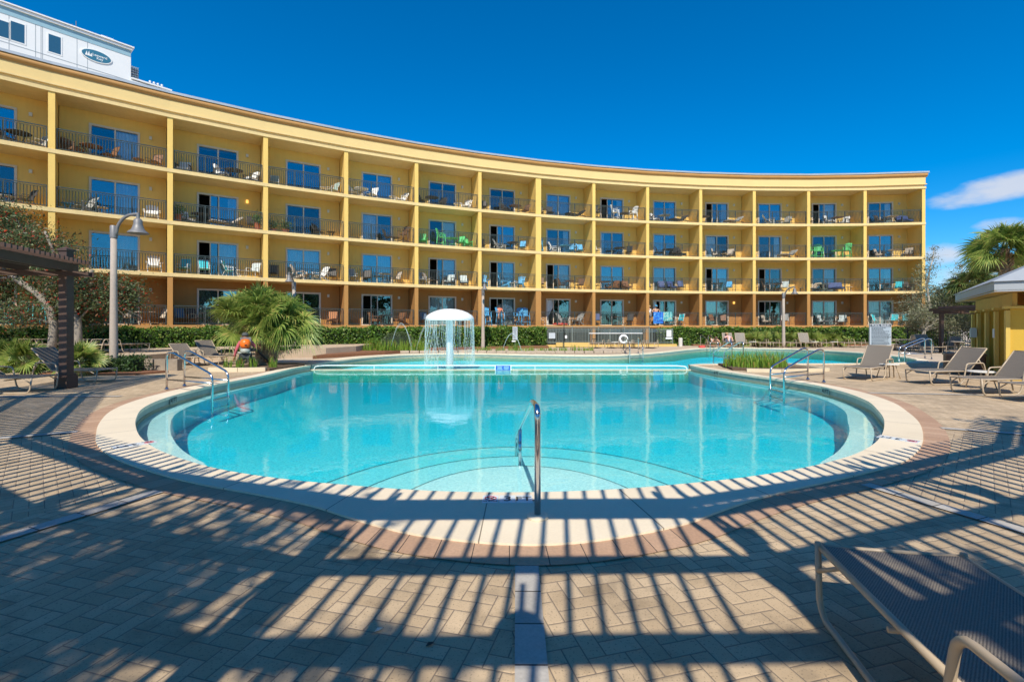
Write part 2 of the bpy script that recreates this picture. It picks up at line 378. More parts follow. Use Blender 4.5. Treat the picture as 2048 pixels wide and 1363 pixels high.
# ------------------------------------------------------------ camera, sun, sky
cam=bpy.data.cameras.new('camera'); camo=bpy.data.objects.new('camera',cam); COL.objects.link(camo)
cam.sensor_width=36; cam.lens=F/2048*36; cam.shift_y=-(681.5-HZ)/2048; cam.clip_start=.05; cam.clip_end=3000
camo.location=(0,0,EYE); camo.rotation_euler=(R(90),0,0); sc.camera=camo
SUN_EL=46.5; SUN_AZ=3.4      # light travels away from the camera, 3.4 deg to the right
d=Vector((math.sin(R(SUN_AZ))*math.cos(R(SUN_EL)),math.cos(R(SUN_AZ))*math.cos(R(SUN_EL)),-math.sin(R(SUN_EL))))
sun=bpy.data.lights.new('sun','SUN'); suno=bpy.data.objects.new('sun',sun); COL.objects.link(suno)
sun.energy=4.5; sun.angle=R(.55); sun.color=(1.0,.93,.80)
suno.rotation_euler=d.to_track_quat('-Z','Y').to_euler(); suno.location=(0,-30,40)
w=bpy.data.worlds.new('World'); sc.world=w; w.use_nodes=True; nt=w.node_tree; nt.nodes.clear()
out=N(nt,'ShaderNodeOutputWorld'); bg=N(nt,'ShaderNodeBackground'); sky=N(nt,'ShaderNodeTexSky')
sky.sky_type='NISHITA'; sky.sun_disc=False; sky.sun_elevation=R(SUN_EL); sky.sun_rotation=R(180+SUN_AZ)
sky.air_density=1.0; sky.dust_density=0.15; sky.ozone_density=4.5; sky.altitude=0
tc=N(nt,'ShaderNodeTexCoord')
# deeper polarised blue: raise saturation
hs=N(nt,'ShaderNodeHueSaturation'); hs.inputs['Saturation'].default_value=1.25; hs.inputs['Value'].default_value=1.0
mu=N(nt,'ShaderNodeMix'); mu.data_type='RGBA'; mu.blend_type='MULTIPLY'; mu.inputs[0].default_value=1; mu.inputs[7].default_value=(.60,.84,1.0,1); nt.links.new(sky.outputs[0],mu.inputs[6]); nt.links.new(mu.outputs[2],hs.inputs['Color'])
# fair weather clouds low in the sky to the right
sp=N(nt,'ShaderNodeSeparateXYZ'); nt.links.new(tc.outputs['Generated'],sp.inputs[0])
az=mth(nt,'ARCTAN2',sp.outputs[0],sp.outputs[1]); el=mth(nt,'ARCSINE',sp.outputs[2])
def blob(a0,e0,aw,ew,amp,slope=0):
    da=mth(nt,'SUBTRACT',az,R(a0)); de=mth(nt,'SUBTRACT',mth(nt,'SUBTRACT',el,R(e0)),mth(nt,'MULTIPLY',da,slope))
    q=mth(nt,'ADD',mth(nt,'POWER',mth(nt,'DIVIDE',da,R(aw)),2),mth(nt,'POWER',mth(nt,'DIVIDE',de,R(ew)),2))
    return mth(nt,'MULTIPLY',mth(nt,'MAXIMUM',mth(nt,'SUBTRACT',1.0,q),0.0),amp)
tot=None
for a in [(46,11.5,5.6,1.35,1.0,.12),(51,12.2,5,1.3,.85,.1),(42.2,6.2,2.4,1.3,.9,0),(46,8.2,2.2,1.0,.75,0),(43.5,4.5,3.5,1.6,.7,0),(48.5,7.3,3.0,1.2,.7,.1)]:
    b_=blob(*a); tot=b_ if tot is None else mth(nt,'MAXIMUM',tot,b_)
no=N(nt,'ShaderNodeTexNoise'); no.inputs['Scale'].default_value=16; no.inputs['Detail'].default_value=8; no.inputs['Roughness'].default_value=.6
mp=N(nt,'ShaderNodeMapping'); mp.inputs['Scale'].default_value=(1,1,2.6); nt.links.new(tc.outputs['Generated'],mp.inputs[0]); nt.links.new(mp.outputs[0],no.inputs['Vector'])
fac=mth(nt,'MULTIPLY_ADD',no.outputs['Fac'],1.5,-.75)
cl=N(nt,'ShaderNodeMapRange'); cl.inputs[1].default_value=.06; cl.inputs[2].default_value=.95; cl.interpolation_type='SMOOTHSTEP'
nt.links.new(mth(nt,'MULTIPLY',mth(nt,'ADD',tot,mth(nt,'MULTIPLY',fac,mth(nt,'GREATER_THAN',tot,.001))),.9),cl.inputs[0])
cloud=mixc(nt,mth(nt,'MULTIPLY',cl.outputs[0],.85),hs.outputs[0],(4.6,4.8,5.3))
nt.links.new(cloud,bg.inputs[0]); bg.inputs[1].default_value=.125
nt.links.new(bg.outputs[0],out.inputs[0])
sc.view_settings.view_transform='Standard'; sc.view_settings.look='None'; sc.view_settings.exposure=.33; sc.view_settings.gamma=1
sc.render.engine='CYCLES'; sc.cycles.samples=128; sc.cycles.use_denoising=True
sc.cycles.transparent_max_bounces=24; sc.cycles.max_bounces=10; sc.render.resolution_x=1024; sc.render.resolution_y=681

# ------------------------------------------------------------ pool outline (x, y, coping width)
A_=[(-7.87,18.6,.35),(-7.93,17.2,.38),(-7.72,14.8,.40),(-7.75,12.6,.42),(-7.60,11.2,.45),(-7.32,9.9,.45),(-6.86,8.82,.45),(-6.20,7.83,.45),(-5.60,7.08,.45),(-5.02,6.45,.46),
 (-4.30,5.82,.43),(-3.42,5.24,.39),(-2.85,4.96,.39),(-2.2,4.73,.42),(-1.57,4.57,.54),(-1.05,4.46,.74),(-.5,4.39,.94),(.22,4.38,1.04),(1.0,4.46,.88),(1.7,4.62,.62),
 (2.3,4.79,.45),(2.9,5.02,.40),(3.5,5.31,.40),(4.1,5.68,.44),(4.62,6.1,.44),(5.05,6.52,.44),(5.56,7.1,.44),(6.15,7.86,.44),(6.70,8.71,.43),(7.28,9.75,.42),(7.72,11.07,.40),
 (7.88,12.4,.36),(7.72,13.6,.36),(7.40,14.9,.36),(7.12,16.4,.34),(6.98,17.6,.28),(7.0,18.75,.16)]
B_=[(7.0,18.9,.14),(7.6,19.25,.24),(8.9,19.45,.34),(10.6,19.55,.40),(13.6,19.65,.40),(16.4,20.1,.40),(18.4,21.6,.40),(19.6,24.2,.40),(20.1,27.2,.40),(19.9,30,.45),(18.6,32.4,.45),(16.2,33.6,.45),(13.7,33.3,.45),(11.6,31.3,.45),
 (9.4,28.6,.45),(6.9,26.1,.45),(4.6,25.0,.45),(1.2,25.6,.45),(-2.5,26.7,.45),(-5.4,26.1,.5),(-7.0,24.0,.9),(-7.7,21.6,.7),(-7.95,19.6,.4),(-7.9,18.75,.3)]
def outline(pts,ds):
    a=crom(pts,ds); t=np.gradient(a[:,:2],axis=0); t/=np.linalg.norm(t,axis=1,keepdims=True)
    nrm=np.stack([t[:,1],-t[:,0]],1); L=np.concatenate([[0],np.cumsum(np.linalg.norm(np.diff(a[:,:2],axis=0),axis=1))])
    return a[:,:2],nrm,a[:,2],L
def ring(in_,nr,o0,o1,L,z,th=0.0,wavy=None):
    """flat band between offsets o0 and o1 along the outline, with edge faces when th>0"""
    mb=MB(); mb.uv=[]; n=len(in_)
    for i in range(n):
        a=in_[i]+nr[i]*o0[i]; b=in_[i]+nr[i]*o1[i]
        mb.v+= [(a[0],a[1],z),(b[0],b[1],z)]; mb.uv+=[(L[i],0),(L[i],1)]
    for i in range(n-1): mb.f.append((2*i,2*i+1,2*i+3,2*i+2))
    if th:
        o=len(mb.v)
        for i in range(n):
            a=in_[i]+nr[i]*o0[i]; b=in_[i]+nr[i]*o1[i]
            mb.v+= [(a[0],a[1],z),(a[0],a[1],z-th),(b[0],b[1],z),(b[0],b[1],z-th)]; mb.uv+=[(L[i],0)]*4
        for i in range(n-1):
            q=o+4*i; mb.f+=[(q,q+4,q+5,q+1),(q+2,q+3,q+7,q+6)]
    return mb
inA,nA,wA,LA=outline(A_,.10); inB,nB,wB,LB=outline(B_,.25)
zz=np.zeros(len(inA)); zb=np.zeros(len(inB))
struct('pool_coping',ring(inA,nA,zz,wA,LA,.024,.06),M_cream)
struct('pool_coping',ring(inB,nB,zb,wB,LB,.020,.06),M_cream)
m_=(LA>1.0)&(LA<LA[-1]-3.6)
bw=.27*np.clip(np.minimum((LA-1.0)/.8,(LA[-1]-3.6-LA)/.8),.15,1)
struct('brick_border',ring(inA[m_],nA[m_],(wA-.03)[m_],(wA+bw)[m_],LA[m_],.008),M_border)
def wall(in_,nr,off,z0,z1):
    mb=MB(); n=len(in_)
    for i in range(n):
        p=in_[i]+nr[i]*(off[i] if hasattr(off,'__len__') else off); mb.v+=[(p[0],p[1],z1),(p[0],p[1],z0)]
    mb.f=[(2*i,2*i+2,2*i+3,2*i+1) for i in range(n-1)]; return mb
for I,n_ in((inA,nA),(inB,nB)):
    struct('pool_tile_band',wall(I,n_,.02,-.15,.0),M_tile)
    struct('pool_render_band',wall(I,n_,.016,-.26,-.15),M_tilb)
    struct('pool_wall',wall(I,n_,.02,-1.3,-.26),M_plw if I is inA else M_tilb)
# safety ledge round the main pool
lw=np.where(np.abs(inA[:,0])>3.2,.46,.02); lw=np.convolve(np.pad(lw,12,mode='edge'),np.ones(25)/25,'valid'); lw*=np.clip((15.5-inA[:,1])/7,.22,1)
struct('pool_ledge',ring(inA,nA,-lw,zz+.05,LA,-.22),M_pls)
struct('pool_ledge_face',wall(inA,nA,-lw,-1.2,-.22),M_plw)
# floors
def quad(x0,y0,x1,y1,z): return MB().add([(x0,y0,z),(x1,y0,z),(x1,y1,z),(x0,y1,z)],[(0,1,2,3)])
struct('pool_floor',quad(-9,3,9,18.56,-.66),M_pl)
fl=MB(); xs=[-10,5,10,23]; zs=[-.40,-.40,-.62,-.62]
for x,z in zip(xs,zs): fl.v+=[(x,18.7,z),(x,36,z)]
fl.f=[(0,2,3,1),(2,4,5,3),(4,6,7,5)]
struct('splash_pool_floor',fl,pool_mat('splash_floor',(.70,.76,.72),(.90,.93,.90),18))
struct('pool_weir',MB().box((-.4,18.63,-.66),(15.4,.13,1.04)),M_cream if False else P('weir_stone',(.66,.56,.42),.7))
# entry steps, nosings marked by a dark line
for k,(rx,ry,z) in enumerate([(1.41,1.80,-.27),(2.08,2.58,-.36),(2.82,3.48,-.45)]):
    ell=[(.1+rx*math.cos(R(a)),4.4+ry*math.sin(R(a))) for a in range(-30,211,4)]
    struct('pool_step',MB().prism(ell,-.96,z),M_pls)
    nb=MB()
    for s_,o_ in((0,1.0),(1,.991)):
        for a in range(0,181,3): nb.v.append((.1+rx*o_*math.cos(R(a)),4.4+ry*o_*math.sin(R(a)),z+.004))
    nb.f=[(i,i+1,61+i+1,61+i) for i in range(60)]
    struct('step_nosing',nb,P('nosing_tile',(.16,.20,.22),.5))
# side benches seen through the water
for sx in(-1,1):
    struct('pool_bench',MB().prism([(sx*4.6,5.4),(sx*2.7,4.4),(sx*2.0,4.4),(sx*2.6,5.35),(sx*3.6,5.9)],-.96,-.46),M_pls)
M_w1=water_mat('pool_water_still',.0027,3.8,1.3,(.0,.888,.934),1.29)
M_w2=water_mat('pool_water_choppy',.16,5.0,.62,(.05,.88,.945),1.085)
struct('pool_water',MB().box((0,10.48,-.155-.65),(19,16.16,1.3)),M_w1)
struct('splash_water',MB().box((6.5,27.75,-.155-.6),(33,18.1,1.2)),M_w2)
# deck: one sheet with the pools cut out
def sheet_hole(outer,holes,z):
    bm=bmesh.new(); es=[]
    for loop in [outer]+holes:
        vs=[bm.verts.new((p[0],p[1],z)) for p in loop]
        for i in range(len(vs)): es.append(bm.edges.new((vs[i],vs[(i+1)%len(vs)])))
    bmesh.ops.triangle_fill(bm,edges=es,use_beauty=True)
    me=bpy.data.meshes.new('deck'); 
    for f in bm.faces:
        if f.normal.z<0: f.normal_flip()
    bm.to_mesh(me); bm.free(); return me
holeA=(inA+nA*.06)[::3]; holeB=(inB+nB*.06)[::2]
hole=[tuple(p) for p in holeA[:-1]]+[tuple(p) for p in holeB[1:-1]]
big=700
me=sheet_hole([(-big,-big),(big,-big),(big,big),(-big,big)],[hole],0.0); me.materials.append(paver_mat())
tag(link('pool_deck',me),kind='structure')
# radial grey paver bands
def band(p0,p1,w=.145,z=.012):
    p0=Vector(p0); p1=Vector(p1); d=(p1-p0).normalized(); n=Vector((-d.y,d.x))*w/2; L=(p1-p0).length
    mb=MB(); mb.v=[(*(p0-n),z),(*(p0+n),z),(*(p1+n),z),(*(p1-n),z)]; mb.f=[(0,1,2,3)]; mb.uv=[(0,0),(0,1),(L,1),(L,0)]
    struct('paver_band',mb,M_bandm)
band((.095,3.06),(.02,-6),.15)
for p,q in [((-3.3,4.45),(-5.2,-.2)),((-6.35,6.95),(-12,3.7)),((-8.6,10.45),(-14,10.3)),((3.45,4.65),(5.1,.4)),((6.5,7.2),(12,4.5)),((8.25,11.0),(13,10.3))]:
    band(p,q,.14)
# ------------------------------------------------------------ raised terrace, beds
M_ter=P('terrace_paving',(.50,.38,.26),.85,var=.16,scale=2.5,bump=.2)
struct('terrace',MB().prism([(-60,16.9),(-14.2,16.9),(-13.9,20.6),(-11.4,22.4),(-9.4,24.0),(-8.6,26.2),(-9.5,60),(-60,60)],.0,.45),M_ter)
struct('mulch_bed',MB().prism([(-9.4,22.4),(-6.9,25.8),(-5.6,28.6),(-9,30),(-9.4,26)],.006,.16),M_mulch)
struct('mulch_bed',MB().prism([(-5.8,28.6),(-2.4,32),(2.6,33.4),(2.6,36),(-9,32)],.006,.14),M_mulch)
struct('mulch_bed',MB().prism([(14.2,37.2),(32,37.6),(32,39.6),(14.2,39.0)],.006,.12),M_mulch)
struct('mulch_bed',MB().prism([(-15.2,15.0),(-11.9,15.0),(-11.5,15.9),(-15.2,16.1)],.006,.07),M_mulch)
struct('planter_bed',MB().prism([(-10.3,16.4),(-8.35,16.35),(-8.05,18.4),(-8.6,19.0),(-10.1,18.6)],.006,.09),P('planter_soil',(.12,.075,.045),.95,var=.4,scale=20,bump=.6))
cur=MB(); pts=[(-10.35,16.25),(-9.3,16.15),(-8.45,16.3)]
for a,b in zip(pts,pts[1:]): cur.beam((a[0],a[1],.07),(b[0],b[1],.07),.14,.14)
struct('planter_curb',cur,P('curb_stone',(.62,.52,.36),.8))
struct('planter_bed',MB().prism([(7.75,16.7),(8.9,16.2),(10.6,16.6),(10.3,18.6),(8.2,18.9)],.006,.08),MATS['planter_soil'])
cur=MB()
for a,b in zip([(8.0,16.2),(9.0,15.9),(10.9,16.4)],[(9.0,15.9),(10.9,16.4),(10.7,18.8)]): cur.beam((a[0],a[1],.05),(b[0],b[1],.05),.14,.12)
struct('planter_curb',cur,MATS['curb_stone'])
st=MB()
for k in range(26):
    x=-7.2+k*.55; st.box((x,26.95+.35*math.sin(k*.25)+rnd.uniform(-.05,.05)+(.3 if k>15 else 0),.09),(.5,.28,.14),rz=rnd.uniform(-.08,.08))
struct('planter_edge_stones',st,P('edging_stone',(.42,.34,.26),.9,var=.3,scale=8,bump=.4))
wl=MB()
for k in range(5): wl.box((-13.5+k*.42,16.62+rnd.uniform(-.02,.02),.2),(.38,.26,.4),rz=rnd.uniform(-.03,.03))
tag(wl.build('stone_wall',P('rough_stone',(.30,.24,.18),.9,var=.35,scale=7,bump=.6)),'short rough stone retaining wall beside the left lamp post','wall')
# ------------------------------------------------------------ curved hotel
W=4.68
cols={6:Vector((2.04,36.6))}
hd=lambda i:R(38.2-3.7*i)          # heading of the bay between column i and i+1
WD={10:4.64,11:4.62,12:4.52}
for i in range(6,13): cols[i+1]=cols[i]+WD.get(i,W)*Vector((math.cos(hd(i)),-(-math.sin(hd(i)))))
for i in range(5,-3,-1): cols[i]=cols[i+1]-W*Vector((math.cos(hd(i)),math.sin(hd(i))))
FL=[1.62,4.47,7.32,10.17]; TOP=12.95; DB=1.75; DEEP=6.5; TH=.2
hotel=thing('hotel_building','long curved four storey yellow hotel with balconies facing the pool','building',(cols[6].x,cols[6].y,0))
hinv=Matrix.Translation(-hotel.location)
def hpart(name,mb,mat,parent=None,smooth=False):
    if isinstance(mb,MB): me=mb.mesh(name,mat,smooth)
    else: me=mb
    if parent is None: me.transform(hinv)
    return link(name,me,parent if parent is not None else hotel)
IDX=sorted(cols)
def nrm_at(i):
    hs_=[hd(k) for k in (i-1,i) if k>=IDX[0] and k<IDX[-1]]; a=sum(hs_)/len(hs_); return Vector((-math.sin(a),math.cos(a)))   # pointing back
def line(off,ext=0.0):
    """front line pushed back by off (negative = towards the pool)"""
    L=[cols[i]+nrm_at(i)*off/ math.cos(R(1.85)) for i in IDX]
    if ext:
        L[0]=L[0]-(L[1]-L[0]).normalized()*ext; L[-1]=L[-1]+(L[-1]-L[-2]).normalized()*ext
    return L
def sweep(o0,o1,z0,z1,ext=0.0,fine=True):
    a=line(o0,ext); b=line(o1,ext); mb=MB(); n=len(a)
    for p,q in zip(a,b): mb.v+=[(p.x,p.y,z0),(q.x,q.y,z0),(q.x,q.y,z1),(p.x,p.y,z1)]
    for i in range(n-1):
        for k in range(4):
            c=4*i+k; e=4*i+(k+1)%4; mb.f.append((c,e,e+4,c+4))
    mb.f+=[(0,1,2,3),(4*n-4,4*n-3,4*n-2,4*n-1)]
    return mb
def wprism(i,back,w,z0,z1,front=0.0):
    n=nrm_at(i); t=Vector((n.y,-n.x)); p=cols[i]
    q=[p+t*w/2+n*front,p+n*back+t*w/2,p+n*back-t*w/2,p-t*w/2+n*front]
    return MB().prism([(v.x,v.y) for v in q],z0,z1)
for k,z in enumerate(FL):
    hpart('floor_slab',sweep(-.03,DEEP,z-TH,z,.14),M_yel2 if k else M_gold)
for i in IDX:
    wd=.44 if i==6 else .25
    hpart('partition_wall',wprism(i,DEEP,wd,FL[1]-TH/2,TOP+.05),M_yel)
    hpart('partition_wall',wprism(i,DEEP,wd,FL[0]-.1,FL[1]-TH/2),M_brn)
    hpart('pier',wprism(i,.5,wd,-.02,FL[0]-.1,.02),M_gold)
hpart('top_beam',sweep(-.05,DEEP,TOP,TOP+.17,.16),M_yel2)
hpart('frieze_groove',sweep(.05,DEEP,TOP+.17,TOP+.33,.1),M_yel2)
hpart('string_course',sweep(-.07,DEEP,TOP+.33,TOP+.40,.20),M_yel2)
hpart('fascia',sweep(0.0,DEEP,TOP+.40,TOP+.95,.14),P('fascia_stucco',(.72,.52,.22),.85,var=.08,scale=.8,bump=.2,bscale=35))
def sweep_profile(prof,ext):
    mb=MB(); n=len(IDX); m=len(prof); Ls=[line(o,ext) for o,z in prof]
    for i in range(n):
        for k,(o,z) in enumerate(prof): mb.v.append((Ls[k][i].x,Ls[k][i].y,z))
    for i in range(n-1):
        for k in range(m): a=i*m+k; b=i*m+(k+1)%m; mb.f.append((a,b,b+m,a+m))
    mb.f+=[tuple(range(m)),tuple(range(n*m-m,n*m))]; return mb
hpart('cornice',sweep_profile([(DEEP,TOP+.95),(-.03,TOP+.95),(-.04,TOP+1.0),(-.09,TOP+1.03),(-.125,TOP+1.08),(-.14,TOP+1.14),(-.13,TOP+1.21),(-.10,TOP+1.27),(DEEP,TOP+1.27)],.24),M_gold)
hpart('roof_cap',sweep(-.17,DEEP,TOP+1.27,TOP+1.40,.32),M_cap)
hpart('rear_wall',sweep(DEEP,DEEP+.2,-.02,TOP+.95,.14),M_yel)
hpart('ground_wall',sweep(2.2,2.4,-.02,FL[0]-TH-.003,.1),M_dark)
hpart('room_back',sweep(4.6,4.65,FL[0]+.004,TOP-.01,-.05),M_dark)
# shared bay meshes, local frame: x along bay from left column centre, y back, z up from floor
S0,S1,DH=1.30,3.34,2.12
def bay_wall(mat,h,name):
    mb=MB(); e=.004
    for a,b,c,d_ in((.1,S0,0,h),(S1,W-.1,0,h),(S0,S1,DH,h)): mb.box(((a+b)/2,DB+.1,(c+d_)/2),(b-a,.2,d_-c))
    return mb.mesh(name,mat)
H=FL[1]-FL[0]-TH
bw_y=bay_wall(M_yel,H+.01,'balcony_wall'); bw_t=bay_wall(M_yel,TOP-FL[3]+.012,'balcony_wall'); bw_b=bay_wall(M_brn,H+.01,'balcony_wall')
fr=MB(); f_=.055
for a,b,c,d_ in((S0-.05,S0+f_,0,DH+.05),(S1-f_,S1+.05,0,DH+.05),(S0+f_,S1-f_,DH-f_,DH+.05),(S0+f_,S1-f_,0,.05)): fr.box(((a+b)/2,DB+.02,(c+d_)/2),(b-a,.13,d_-c))
SM=(S0+S1)/2
fr.box((SM,DB+.03,DH/2),(.07,.07,DH-2*f_)); frame_c=fr.mesh('sliding_door',M_frame)
fr2=MB(); 
for a,b,c,d_ in((S0-.05,S0+f_,0,DH+.05),(S1-f_,S1+.05,0,DH+.05),(S0+f_,S1-f_,DH-f_,DH+.05),(S0+f_,S1-f_,0,.05)): fr2.box(((a+b)/2,DB+.02,(c+d_)/2),(b-a,.13,d_-c))
fr2.box((SM+.03,DB+.03,DH/2),(.06,.06,DH-2*f_)); fr2.box((S0+.62,DB+.06,DH/2),(.06,.05,DH-2*f_)); frame_o=fr2.mesh('sliding_door',M_frame)
def panes(a,b): 
    mb=MB()
    for p,q in((a,SM-.035),(SM+.035,b)):
        if q-p>.1: mb.box(((p+q)/2,DB+.055,DH/2),(q-p,.012,DH-2*f_))
    return mb.mesh('glass_pane',M_glass)
gl_c=panes(S0+f_,S1-f_); gl_o=panes(S0+.65,S1-f_)
def curtain(a,b,tied=False):
    mb=MB(); n=max(6,int((b-a)/.035)); 
    rows=[(0.04,1.0),(DH*.45,1.0),(DH-.06,1.0)] if not tied else [(.04,.25),(DH*.35,.2),(DH*.55,.45),(DH-.06,1.0)]
    for z,wf in rows:
        for i in range(n+1): mb.v.append((a+(b-a)*wf*i/n,DB+.24+.03*math.sin(i*1.45),z))
    for r_ in range(len(rows)-1):
        for i in range(n): c=r_*(n+1)+i; mb.f.append((c,c+1,c+n+2,c+n+1))
    return mb.mesh('curtain',M_curt)
cu={'L':curtain(S0+.06,SM-.05),'R':curtain(SM+.05,S1-.06),'B':curtain(S0+.06,S1-.06),'l':curtain(S0+.06,S0+.4),'r':curtain(S1-.5,S1-.06),'T':curtain(S0+.06,SM,True)}
# railing with bellied pickets
rl=MB(); x0,x1=.16,W-.16; ry=.12
rl.box(((x0+x1)/2,ry,1.06),(x1-x0,.055,.04)); rl.box(((x0+x1)/2,ry,.09),(x1-x0,.035,.03)); rl.box(((x0+x1)/2,ry,.97),(x1-x0,.025,.02))
for x in(x0+.02,x0+(x1-x0)/3,x0+2*(x1-x0)/3,x1-.02): rl.box((x,ry,.53),(.045,.045,1.06))
n=38
for k in range(1,n):
    x=x0+(x1-x0)*k/n
    rl.tube([(x,ry,.09),(x,ry-.012,.2),(x,ry-.075,.36),(x,ry-.06,.5),(x,ry,.7),(x,ry,.97)],.016,4,cap=False)
rail_me=rl.mesh('balcony_railing',M_rail)
ls=MB(); ls.box((3.86,DB-.045,1.98),(.13,.09,.19)); ls.prism([(3.80,DB-.12),(3.92,DB-.12),(3.90,DB-.09),(3.82,DB-.09)],1.9,2.06); lamp_me=ls.mesh('wall_sconce',M_lampw)
lit=EMIT('lit_sconce',(1.0,.55,.12),1.3)
def bayobj(name,me,i,z,parent=None):
    o=link(name,me,parent if parent else hotel)
    if not parent:
        o.location=Vector((cols[i].x,cols[i].y,z))-hotel.location; o.rotation_euler=(0,0,hd(i)); o.scale=(WD.get(i,W)/W,1,1)
    return o
# row 0 = ground floor, column key = left column index of the bay; door state, curtains
DOORS={(3,0):'c:R',(3,1):'c:',(3,2):'c:',(3,3):'c:R',(3,4):'c:',(3,5):'c:',(3,6):'c:B',(3,7):'o:r',(3,8):'c:r',(3,9):'o:r',(3,10):'c:',(3,11):'o:R',(3,12):'c:r',(3,-1):'c:',
 (2,0):'c:R',(2,1):'o:r',(2,2):'c:',(2,3):'c:L',(2,4):'c:R',(2,5):'o:',(2,6):'c:r',(2,7):'c:l',(2,8):'c:L',(2,9):'c:L',(2,10):'c:r',(2,11):'c:',(2,12):'c:',(2,-1):'c:',
 (1,0):'c:R',(1,1):'o:R',(1,2):'c:B',(1,3):'c:R',(1,4):'o:R',(1,5):'o:R',(1,6):'o:R',(1,7):'c:',(1,8):'c:B',(1,9):'o:R',(1,10):'o:',(1,11):'c:R',(1,12):'c:r',(1,-1):'c:',
 (0,0):'c:B',(0,1):'c:L',(0,2):'c:',(0,3):'o:',(0,4):'c:B',(0,5):'o:R',(0,6):'o:T',(0,7):'c:r',(0,8):'o:l',(0,9):'c:B',(0,10):'o:',(0,11):'c:r',(0,12):'c:B',(0,-1):'c:L'}
for i in range(IDX[0],IDX[-1]):
    for k,z in enumerate(FL):
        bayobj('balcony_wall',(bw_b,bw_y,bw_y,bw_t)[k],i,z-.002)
        st_,cs=DOORS.get((k,i),'c:').split(':')
        dr=bayobj('sliding_door',frame_c if st_=='c' else frame_o,i,z+.002)
        link('glass_pane',gl_c if st_=='c' else gl_o,dr)
        if cs: link('curtain',cu[cs],dr)
        bayobj('balcony_railing',rail_me,i,z)
        l_=bayobj('wall_sconce',lamp_me,i,z)
        if (k,i) in((2,1),(0,9)): l_.material_slots[0].link='OBJECT'; l_.material_slots[0].material=lit
def bay_pt(i,s,dd): 
    a=hd(i); return (cols[i].x+math.cos(a)*s-math.sin(a)*dd, cols[i].y+math.sin(a)*s+math.cos(a)*dd)

# ------------------------------------------------------------ white tower far behind
C2=Vector((-68.2,85.0)); U=Vector((-.652,-.758)).normalized(); NB=Vector((U.y,-U.x))  # NB points away from the pool?
if NB.dot(Vector((0,1)))<0: NB=-NB
def TW(x,y):
    k=(x-1024)/F; s=(C2.x-k*C2.y)/(k*U.y-U.x); Y=C2.y+U.y*s
    return s, EYE+(HZ-y)/F*Y
tower=thing('tower_block','tall white tower block with blue band behind the hotel roof','building',(C2.x,C2.y,0),math.atan2(-U.y,-U.x))
M_tw=P('white_render',(.74,.75,.75),.8,var=.06,scale=.3); M_twb=P('blue_grey_band',(.27,.44,.52),.7); M_tww=P('tower_glass',(.03,.10,.17),.08,spec=.8,var=.05); M_line=P('panel_joint',(.33,.37,.40),.8)
# local frame: x = -s (towards the corner), y back, z
def tb(x0,x1,z0,z1,d0,d1): return MB().box(((x0+x1)/2,(d0+d1)/2,(z0+z1)/2),(x1-x0,d1-d0,z1-z0))
zt=TW(262,97)[1]; zc=TW(260,101)[1]; zb_=TW(256,112)[1]; zl=TW(255,160)[1]
tb(-60,0,0,zb_,0,14).build('wall',M_tw,tower)
tb(-60,-.02,zb_,zc,-.06,14).build('blue_band',M_twb,tower)
tb(-60,.2,zc,zc+.35,-.35,14.3).build('cornice',M_white,tower)
tb(-60,.15,zc+.35,zc+.62,-.15,14.1).build('cornice',P('grey_trim',(.42,.44,.46),.6),tower)
tb(-60,.4,zc+.62,zt,-.55,14.5).build('cornice',M_white,tower)
for x,y in((18,30),(71,60),(82,70),(85,70),(154,100),(175,110)):
    s_,_=TW(x,y); tb(-s_-.04,-s_+.04,30,zb_-.01,-.012,.05).build('panel_joint',M_line,tower)
tb(-60,-.05,zl-.08,zl,-.03,.05).build('panel_joint',M_line,tower)
for (xa,ya,xb,yb) in((-12,30,17.5,78),(21.5,42,49,88),(97,69,121.5,110)):
    sa,z1_=TW(xa,ya); sb,_=TW(xb,ya); _,z0_=TW(xb,yb)
    z1_=TW(xb,{17.5:46,49:51,121.5:76}[xb])[1]
    wf=tb(-sa-.18,-sb+.18,z0_-.18,z1_+.18,-.05,.06).build('window',M_white,tower)
    tb(-sa,-sb,z0_,z1_,-.062,.02).build('pane',M_tww,wf)
# oval name board
s_,zc_=TW(193,113); sg=MB(); a_=2.05; b2=1.02
def ell(a,b,y0,y1):
    mb=MB(); n=40
    for y in(y0,y1): mb.v+=[(-s_+a*math.cos(2*math.pi*k/n),y,zc_+b*math.sin(2*math.pi*k/n)) for k in range(n)]
    mb.f=[tuple(range(n)),tuple(range(2*n-1,n-1,-1))]+[(k,(k+1)%n,n+(k+1)%n,n+k) for k in range(n)]; return mb
board=ell(a_,b2,-.12,0).build('name_board',M_white,tower)
ell(a_-.14,b2-.12,-.135,-.1).build('oval_face',P('sign_teal',(.03,.16,.25),.5),board)
text('lettering','Leeward',.56,M_white,board,(-s_+.42,-.14,zc_+.12)); text('lettering','Key',.56,M_white,board,(-s_+.42,-.14,zc_-.36))
sl=MB()
for dx,h in((-1.35,.75),(-1.05,.85),(-.75,.6)):
    sl.add([(-s_+dx-.16,-.145,zc_-.35),(-s_+dx+.2,-.145,zc_-.35),(-s_+dx+.08,-.145,zc_-.35+h)],[(0,1,2)])
sl.build('sail_emblem',M_white,board)
